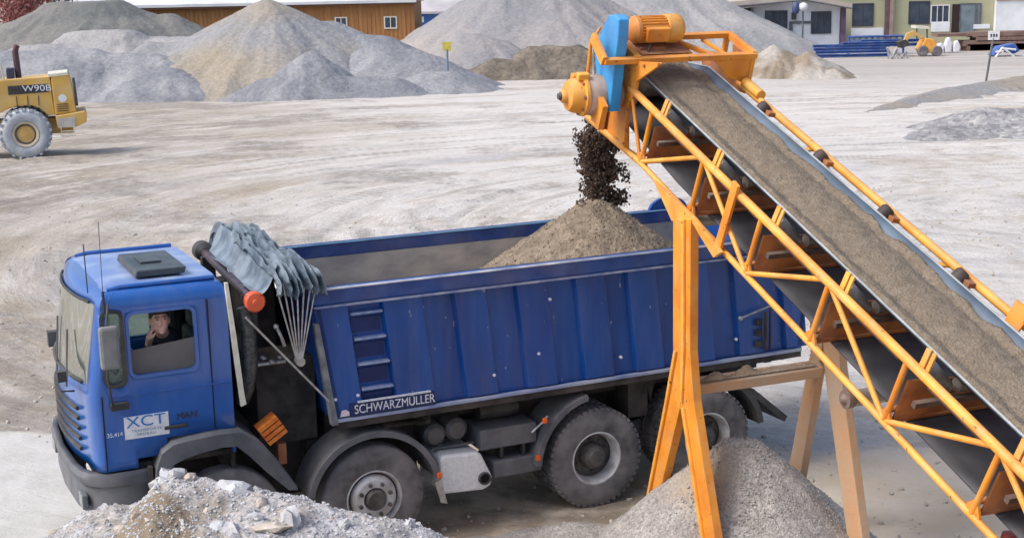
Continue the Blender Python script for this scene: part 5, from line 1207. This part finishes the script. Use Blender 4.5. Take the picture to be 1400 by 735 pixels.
def window(parent, f, org, u0, u1, v0, v1, frame=CREAM, pane=DARKW, bars=1, fw=.09, dy=0.):
    a = f(u0, v1)-org; b = f(u1, v0)-org; x0, x1, z0, z1 = a[0], b[0], a[2], b[2]
    fr_ = MB()
    for bx in ((x0-fw, x0, z0-fw, z1+fw), (x1, x1+fw, z0-fw, z1+fw), (x0, x1, z1, z1+fw), (x0, x1, z0-fw, z0)): fr_.box(bx[0], bx[1], dy-.09, dy+.02, bx[2], bx[3])
    for k in range(1, bars+1): xx = x0+(x1-x0)*k/(bars+1); fr_.box(xx-.03, xx+.03, dy-.07, dy-.02, z0, z1)
    fo = fr_.build('window', frame, parent)
    MB().box(x0, x1, dy-.05, dy-.012, z0, z1).build('pane', pane, fo)
for u0, u1, v0, v1 in ((460, 473, 25, 42), (527, 541, 24, 38)): window(tb, f, org, u0, u1, v0, v1)
# blue shed behind it
f = px_face(126)
bs = empty('blue_shed', 'small blue shed with grey sloping roof beside the timber shed', 'building', (f(590, 30)[0], 126, 0)); org = np.array(bs.location)
x0, x1 = f(566, 30)[0]-org[0]-1.5, f(640, 30)[0]-org[0]; zt_ = f(590, 19)[2]
MB().box(x0, x1, 0, 8, 0, zt_).build('wall', M('shed_blue', (.03, .12, .38), (.05, .16, .42), .8, .6), bs)
MB().prism([(x0-.3, -.6, zt_), (x0-.3, 8, zt_+3.2), (x0-.3, 8, zt_+3.4), (x0-.3, -.6, zt_+.2)], (x1-x0+.6, 0, 0)).build('roof', M('roof_grey', (.38, .37, .38), (.48, .46, .47), .5, .8), bs)
a = f(572, 31)-org; MB().box(a[0], a[0]+.5, -.05, 0, a[2], a[2]+.5).build('notice', WHITE, bs)
# white house
D = 112; f = px_face(D)
wh = empty('white_house', 'white house with low gable roof and two dark windows behind the sand heap', 'building', (f(1070, 60)[0], D, 0)); org = np.array(wh.location)
xa, xb = f(1028, 20)[0]-org[0], f(1148, 20)[0]-org[0]; xp = f(1096, 0)[0]-org[0]
zs = f(1028, 9)[2]; zr = f(1148, 8)[2]; zp = f(1096, -1)[2]
WALLW = M('white_render', (.80, .82, .84), (.68, .71, .74), .8, .8)
MB().prism([(xa, 0, 0), (xb, 0, 0), (xb, 0, zr), (xp, 0, zp), (xa, 0, zs)], (0, 9, 0)).build('wall', WALLW, wh)
xl = f(940, 13)[0]-org[0]; zl_ = f(940, 14)[2]; xr_ = f(1160, 11)[0]-org[0]; zr_ = f(1160, 11)[2]
MB().prism([(xl, -1.2, zl_), (f(1010, 12)[0]-org[0], -1.2, f(1010, 12)[2]), (xp, -1.2, zp), (xp, -1.2, zp+.35), (xl, -1.2, zl_+.35)], (0, 11, 0)).build('roof', M('roof_tan', (.50, .44, .38), (.42, .36, .32), .6, .8), wh)
MB().prism([(xp+.01, -1.2, zp), (xr_, -1.2, zr_), (xr_, -1.2, zr_+.35), (xp+.01, -1.2, zp+.35)], (0, 11, 0)).build('roof', bpy.data.materials['roof_tan'], wh)
for a_ in ((1047, 1075, 16, 46), (1110, 1135, 17, 45)): window(wh, f, org, *a_, frame=M('frame_dark', (.05, .05, .07), None, 3, .5) if 'frame_dark' not in bpy.data.materials else bpy.data.materials['frame_dark'], bars=2)
for u in (1003, 1026): MB().box(f(u, 20)[0]-org[0]-.12, f(u, 20)[0]-org[0]+.12, -.9, -.65, f(u, 38)[2], f(u, 11)[2]).build('canopy_post', GREYP, wh)
MB().box(f(985, 20)[0]-org[0], f(1027, 20)[0]-org[0], -.88, -.7, f(1000, 17)[2]-.12, f(1000, 17)[2]+.1).build('canopy_beam', GREYP, wh)
MB().box(f(1149, 20)[0]-org[0], f(1155.5, 20)[0]-org[0], -.3, .1, 0, f(1152, 9)[2]).build('downpipe', M('pipe_purple', (.10, .06, .13), (.16, .10, .16), 2, .6), wh)
mb = MB(); zz = f(1090, 31)[2]; mb.box(f(1079, 31)[0]-org[0], f(1110, 31)[0]-org[0], -.15, -.02, zz-.1, zz+.1); mb.box(f(1079, 31)[0]-org[0], f(1079, 31)[0]-org[0]+.25, -.15, -.02, f(1079, 57)[2], zz-.1); mb.build('wall_pipe', GREYP, wh)
MB().box(f(1082, 20)[0]-org[0], f(1088, 20)[0]-org[0], -.25, -.01, f(1085, 27)[2], f(1085, 17)[2]).build('wall_box', BLACK, wh)
MB().tube([(xl, -1.25, zl_-.02), (xp, -1.25, zp-.06)], .07, 6).build('gutter', GREYP, wh)
MB().tube([(xp, -1.25, zp-.06), (xr_, -1.25, zr_-.03)], .07, 6).build('gutter', GREYP, wh)
# lamp post in front of the house
lpz = gd(1097, 62, 108)
lm = empty('yard_lamp', 'yard lamp on a thin mast before the white house', 'street lamp', (lpz[0], 108, 0)); zt2 = gd(1097, 10, 108)[2]
MB().tube([(0, 0, 0), (0, 0, zt2)], .07, 8).build('mast', GREYP, lm)
mb = MB(); mb.ball((0, 0, zt2), (.38, .38, .34), 14, 10); mb.build('globe', WHITE, lm, 60)
mb = MB(); mb.ball((-.55, 0, zt2-.05), (.3, .3, .5), 12, 8); mb.build('lamp_arm', M('lamp_blue', (.06, .08, .18), None, 2, .6), lm, 60)
# olive hall on the right
D = 119; f = px_face(D)
YW = M('hall_olive', (.46, .44, .28), (.36, .37, .25), .35, .85)
hl = empty('long_hall', 'olive-yellow hall with large dark windows behind the blue steelwork', 'building', (f(1250, 60)[0], D, 0)); org = np.array(hl.location)
X_ = lambda u: f(u, 30)[0]-org[0]
Zv = lambda v, u=1260: f(u, v)[2]
MB().box(X_(1135), X_(1358), 0, 14, 0, Zv(-30)).build('wall', YW, hl)
MB().box(X_(1130), X_(1450), -.6, 15, Zv(-30)+.005, Zv(-34)).build('roof', bpy.data.materials['roof_grey'], hl)
mb = MB(); mb.box(X_(1209), X_(1214), -.35, -.003, 0, Zv(-29)); mb.build('column', M('column_dark', (.10, .07, .08), (.16, .10, .1), 2, .8), hl)
MB().box(X_(1214.5), X_(1220), -.35, -.003, 0, Zv(-29)).build('column', M('column_brown', (.30, .2, .17), (.36, .26, .22), 2, .8), hl)
for a_, b_ in (((1166, 1193, 6, 35), 1), ((1243, 1270, 3, 32), 1), ((1273, 1297, 8, 30), 2)): window(hl, f, org, *a_, frame=(bpy.data.materials['frame_dark'] if b_ == 1 else WHITE), bars=b_)
GD = M('door_greyblue', (.14, .18, .21), (.2, .25, .28), 1.2, .5)
window(hl, f, org, 1312, 1333, 6, 46, frame=GREYP, pane=GD, bars=0); window(hl, f, org, 1335, 1340, 6, 33, frame=GREYP, pane=GD, bars=0)
MB().box(X_(1301), X_(1311), -.06, -.003, Zv(48), Zv(7)).build('doorway', M('doorway_shade', (.03, .018, .018), None, 2, .9), hl)  # flat panel, the opening's inner shade painted as a dark colour
for (u0, u1, v0, v1) in ((1164, 1208, 37, 47), (1273, 1298, 31, 44), (1331, 1353, 35, 41)): MB().box(X_(u0), X_(u1), -.12, -.003, Zv(v1), Zv(v0)).build('parapet_panel', WALLW, hl)
MB().box(X_(1358.5), X_(1450), -.5, 14, 0, Zv(-30)).build('annex_wall', WALLW, hl)
MB().box(X_(1358), X_(1450), -.6, -.49, Zv(3), Zv(0)).build('annex_fascia', RUSTP, hl)

# ---------------------------------------------------------------- stacked steelwork and plant in front of the hall
BS = M('steel_blue', (.015, .07, .30), (.03, .12, .40), 2.2, .5, dust=.15)
def beam(u0, u1, v, D, dy, ht, lab, mat=BS, grp='blue steel sections stacked before the hall', cat='steel beam', name='steel_beam', tiltpx=0):
    a = gd(u0, v, D); b = gd(u1, v+tiltpx, D); z0 = max(a[2], .02)
    mb = MB(); w_ = b[0]-a[0]
    mb.box(0, w_, 0, .35, 0, .05); mb.box(0, w_, 0, .35, ht-.05, ht); mb.box(0, w_, .15, .19, .05, ht-.05)
    o = mb.build(name, mat, None, bev=0, label=lab, cat=cat, group=grp); o.location = (a[0], a[1]+dy, z0); return o
rowsb = [(1111, 1216, 79, 'bottom blue beam'), (1116, 1214, 74, 'second blue beam from the bottom'), (1113, 1212, 70, 'third blue beam from the bottom'), (1130, 1217, 66, 'fourth blue beam from the bottom'), (1112, 1150, 65.5, 'short top blue beam at the left'), (1152, 1240, 62, 'top blue beam')]
for i, (u0, u1, v, lab) in enumerate(rowsb): beam(u0, u1, v, 101, 0, .20, lab+' of the long stack in front of the hall')
for i, (u0, u1, v) in enumerate([(1165, 1216, 58), (1178, 1262, 56), (1205, 1262, 61)]):
    beam(u0, u1, v+3, 104, 0, .22, ['short blue beam lying behind the long stack', 'long blue beam reaching behind the yellow machine', 'blue beam between the stack and the yellow machine'][i])
# blue lattice frames behind
lf_ = empty('lattice_frame', 'blue lattice crane section with curved top behind the beam stack', 'steel frame', (gd(1190, 60, 105)[0], 105, 0)); o_ = np.array(lf_.location)
a = gd(1160, 62, 105)-o_; b = gd(1235, 62, 105)-o_; zb_ = gd(1190, 62, 105)[2]; zt_ = gd(1190, 50, 105)[2]
mb = MB(); n_ = 9
for k in range(n_):
    x = a[0]+(b[0]-a[0])*k/n_; x2 = a[0]+(b[0]-a[0])*(k+1)/n_
    mb.tube([(x, 0, zb_), (x2, 0, zt_)], .05, 6); mb.tube([(x2, 0, zt_), (x2, 0, zb_)], .04, 6)
mb.build('lacing', BS, lf_); mb = MB(); mb.tube([(a[0], 0, zt_), (b[0], 0, zt_)], .09, 6); mb.tube([(a[0], 0, zb_), (b[0], 0, zb_)], .09, 6); mb.tube([(a[0], 0, 0), (a[0], 0, zt_)], .09, 6); mb.tube([(b[0], 0, 0), (b[0], 0, zt_)], .09, 6); mb.build('boom', BS, lf_)
# small yellow machine
f = px_face(100); ym = empty('compact_loader', 'small yellow machine standing between blue steel and rusty sheets', 'machine', (gd(1268, 74, 100)[0], 100, 0)); org = np.array(ym.location)
P_ = lambda px: [f(u, v)-org for u, v in px]
MB().prism(P_([(1258, 68), (1266, 52), (1278, 54), (1282, 66), (1276, 72), (1262, 73)]), (0, 1.4, 0)).build('body', YELOR, ym, bev=.05)
MB().prism(P_([(1236, 55), (1240, 46), (1250, 42), (1262, 50), (1262, 54), (1250, 48), (1243, 52), (1240, 58)]), (0, .25, 0)).build('arm', LY, ym, bev=.01)
MB().prism(P_([(1228, 58), (1238, 54), (1246, 62), (1232, 66)]), (0, .9, 0)).build('scoop', BLACK, ym, bev=.01)
MB().prism(P_([(1252, 35), (1270, 36), (1271, 40), (1252, 39)]), (0, 1.2, 0)).build('canopy', CREAM, ym)
for u in (1254, 1268): MB().tube([f(u, 38)-org+(0, .1, 0), f(u, 54)-org+(0, .1, 0)], .05, 6).build('canopy_post', BLACK, ym)
for u in (1262, 1281):
    c_ = f(u, 70)-org; MB().lathe(c_+(0, -.1, 0), (0, 1, 0), [(.1, 0), (.32, 0), (.38, .06), (.38, .3), (.1, .3)], 18).build('wheel', RUBBER, ym, 40)
# pale bits beside it
ob = empty('pallet_of_sacks', 'white wrapped sacks beside the small yellow machine', 'sacks', (gd(1298, 66, 104)[0], 104, 0))
for i, (x, hh) in enumerate(((-.62, .75), (-.05, 1.15), (.55, .9))):
    MB().prism([(x-.22, 0, .02), (x+.2, 0, .02), (x+.26, 0, hh*.6), (x+.08, 0, hh), (x-.14, 0, hh*.9), (x-.26, 0, hh*.5)], (0, .5, 0)).build('sack', WHITE, ob, bev=.07)
gr = empty('steel_scraps', 'grey galvanised parts heaped left of the yellow machine', 'scrap heap', (gd(1228, 74, 98)[0], 98, 0))
for i in range(7):
    x = (i-3)*.22; MB().bar((x, 0, .05), (x+.5*math.sin(i*2.1), .3, .75-.07*i), .09, .14).build('part', STEEL, gr)
# rusty sheets
for i, (u0, u1, v, hh) in enumerate([(1322, 1420, 73, .5), (1326, 1420, 67, .45), (1318, 1420, 61, .42), (1335, 1420, 55, .42), (1282, 1330, 48, .22), (1330, 1425, 49, .4)]):
    a = gd(u0, v, 106); b = gd(u1, v, 106)
    o = MB().box(0, b[0]-a[0], 0, 1.6, 0, hh).build('rusty_sheet_pile', M('rust_dull', (.17, .10, .085), (.24, .16, .13), 1.1, .9, bump=.05, bscale=4) if i == 0 else bpy.data.materials['rust_dull'], None, bev=.02,
        label=['bottom layer', 'second layer', 'third layer', 'fourth layer', 'thin rusty slab left end', 'top layer'][i]+' of the rusty stacked formwork before the hall', cat='formwork', group='rusty formwork stack')
    o.location = (a[0], a[1], max(a[2]-.15, 0.01)+.003*i)
# blue-white sheeted trailer
f = px_face(98); tr = empty('covered_trestle', 'blue sheet over white trestle poles at the far right', 'trestle', (gd(1372, 78, 98)[0], 98, 0)); org = np.array(tr.location)
MB().prism([f(u, v)-org for u, v in [(1358, 76), (1368, 64), (1388, 60), (1394, 70), (1386, 74), (1372, 70), (1362, 78)]], (0, 1.2, 0)).build('sheet', BS, tr)
for (u0, v0, u1, v1) in ((1360, 79, 1370, 65), (1370, 65, 1386, 78), (1368, 66, 1388, 68), (1361, 71, 1371, 70)): MB().tube([f(u0, v0)-org+(0, -.1, 0), f(u1, v1)-org+(0, -.1, 0)], .08, 6).build('pole', WHITE, tr)

# ---------------------------------------------------------------- trees beyond the left pile
BARK = M('bare_twigs', (.07, .045, .04), (.12, .08, .07), 2, .9); REDL = M('red_leaves', (.30, .09, .08), (.40, .18, .16), 1.5, .8); MAUVE = M('mauve_twigs', (.13, .09, .12), (.19, .14, .16), 1.5, .9)
rg = np.random.default_rng(5)
def tree(u, v, D, h, sp, lab, crown, leaf, dens, name='bare_tree', cat='tree'):
    p = gd(u, v, D); t = empty(name, lab, cat, (p[0], D, 0), group='bare trees and bushes at the far left')
    mb = MB(); mb.tube([(0, 0, 0), (.05, 0, h*.45), (0, .1, h*.8)], [.16, .11, .04], 8); ends = []
    for k in range(16):
        z0 = h*(.25+.5*rg.random()); an = rg.random()*6.28; L1 = sp*(.6+.5*rg.random()); e = np.array([math.cos(an)*L1, math.sin(an)*L1, z0+h*(.2+.2*rg.random())])
        mb.tube([(0, 0, z0), e*.55+np.array([0, 0, z0*.42]), e], [.06, .04, .015], 5); ends.append(e)
        for q in range(4):
            an2 = rg.random()*6.28; e2 = e+np.array([math.cos(an2)*.6, math.sin(an2)*.6, .3+.5*rg.random()])*sp*.4; mb.tube([e*.8+np.array([0, 0, z0*.2]), e2], [.025, .01], 4); ends.append(e2)
    mb.build('trunk', BARK, t)
    mb = MB(); V_ = []; F2 = []
    for i in range(dens):
        e = ends[rg.integers(len(ends))]; c = e + rg.normal(0, sp*.28, 3); c[2] = abs(c[2]); s = leaf*(.5+rg.random()); d1 = rg.normal(0, 1, 3); d1 /= np.linalg.norm(d1); d2 = np.cross(d1, rg.normal(0, 1, 3)); d2 /= np.linalg.norm(d2)
        n0 = len(V_); V_ += [c-d1*s, c+d2*s*.4, c+d1*s, c-d2*s*.4]; F2.append((n0, n0+1, n0+2, n0+3))
    mb.add(V_, F2); mb.build('crown', crown, t)
for i, (u, D, h, lab) in enumerate([(12, 128, 8.5, 'leftmost dark bare tree beyond the dark gravel pile'), (34, 134, 9.2, 'second dark bare tree from the left, behind the red bush'), (54, 130, 8.6, 'third dark bare tree, above the red bush'), (70, 134, 8.8, 'rightmost bare tree, next to the pale roof'), (-8, 132, 9., 'bare tree at the very edge of the frame')]):
    tree(u, 10, D, h, 1.9, lab, MAUVE, .16, 2600)
for i, (u, D, h, lab) in enumerate([(14, 117, 5.2, 'low red bush at the left edge behind the gravel'), (30, 118, 5.4, 'larger red bush left of the dark flat-topped pile'), (44, 120, 5.2, 'pinkish red bush below the bare trees')]):
    tree(u, 26, D, h, 1.1, lab, REDL, .13, 1500, 'red_bush', 'bush')
# pale building roof strip between trees and pile
f = px_face(140); pb = empty('pale_hall', 'long pale hall with white roof behind the left gravel piles', 'building', (f(200, 10)[0], 140, 0)); org = np.array(pb.location)
xa = f(76, 5)[0]-org[0]; xb = f(600, 0)[0]-org[0]
MB().box(xa, xb, 0, 12, 0, f(100, 4)[2]).build('wall', WALLW, pb)
MB().prism([(xa-.4, -.5, f(100, 5)[2]), (xa-.4, 6, f(100, 5)[2]+3), (xa-.4, 12.5, f(100, 5)[2]), (xa-.4, 6, f(100, 5)[2]+3.2), (xa-.4, -.5, f(100, 5)[2]+.2)], (xb-xa, 0, 0)).build('roof', ROOFL, pb)
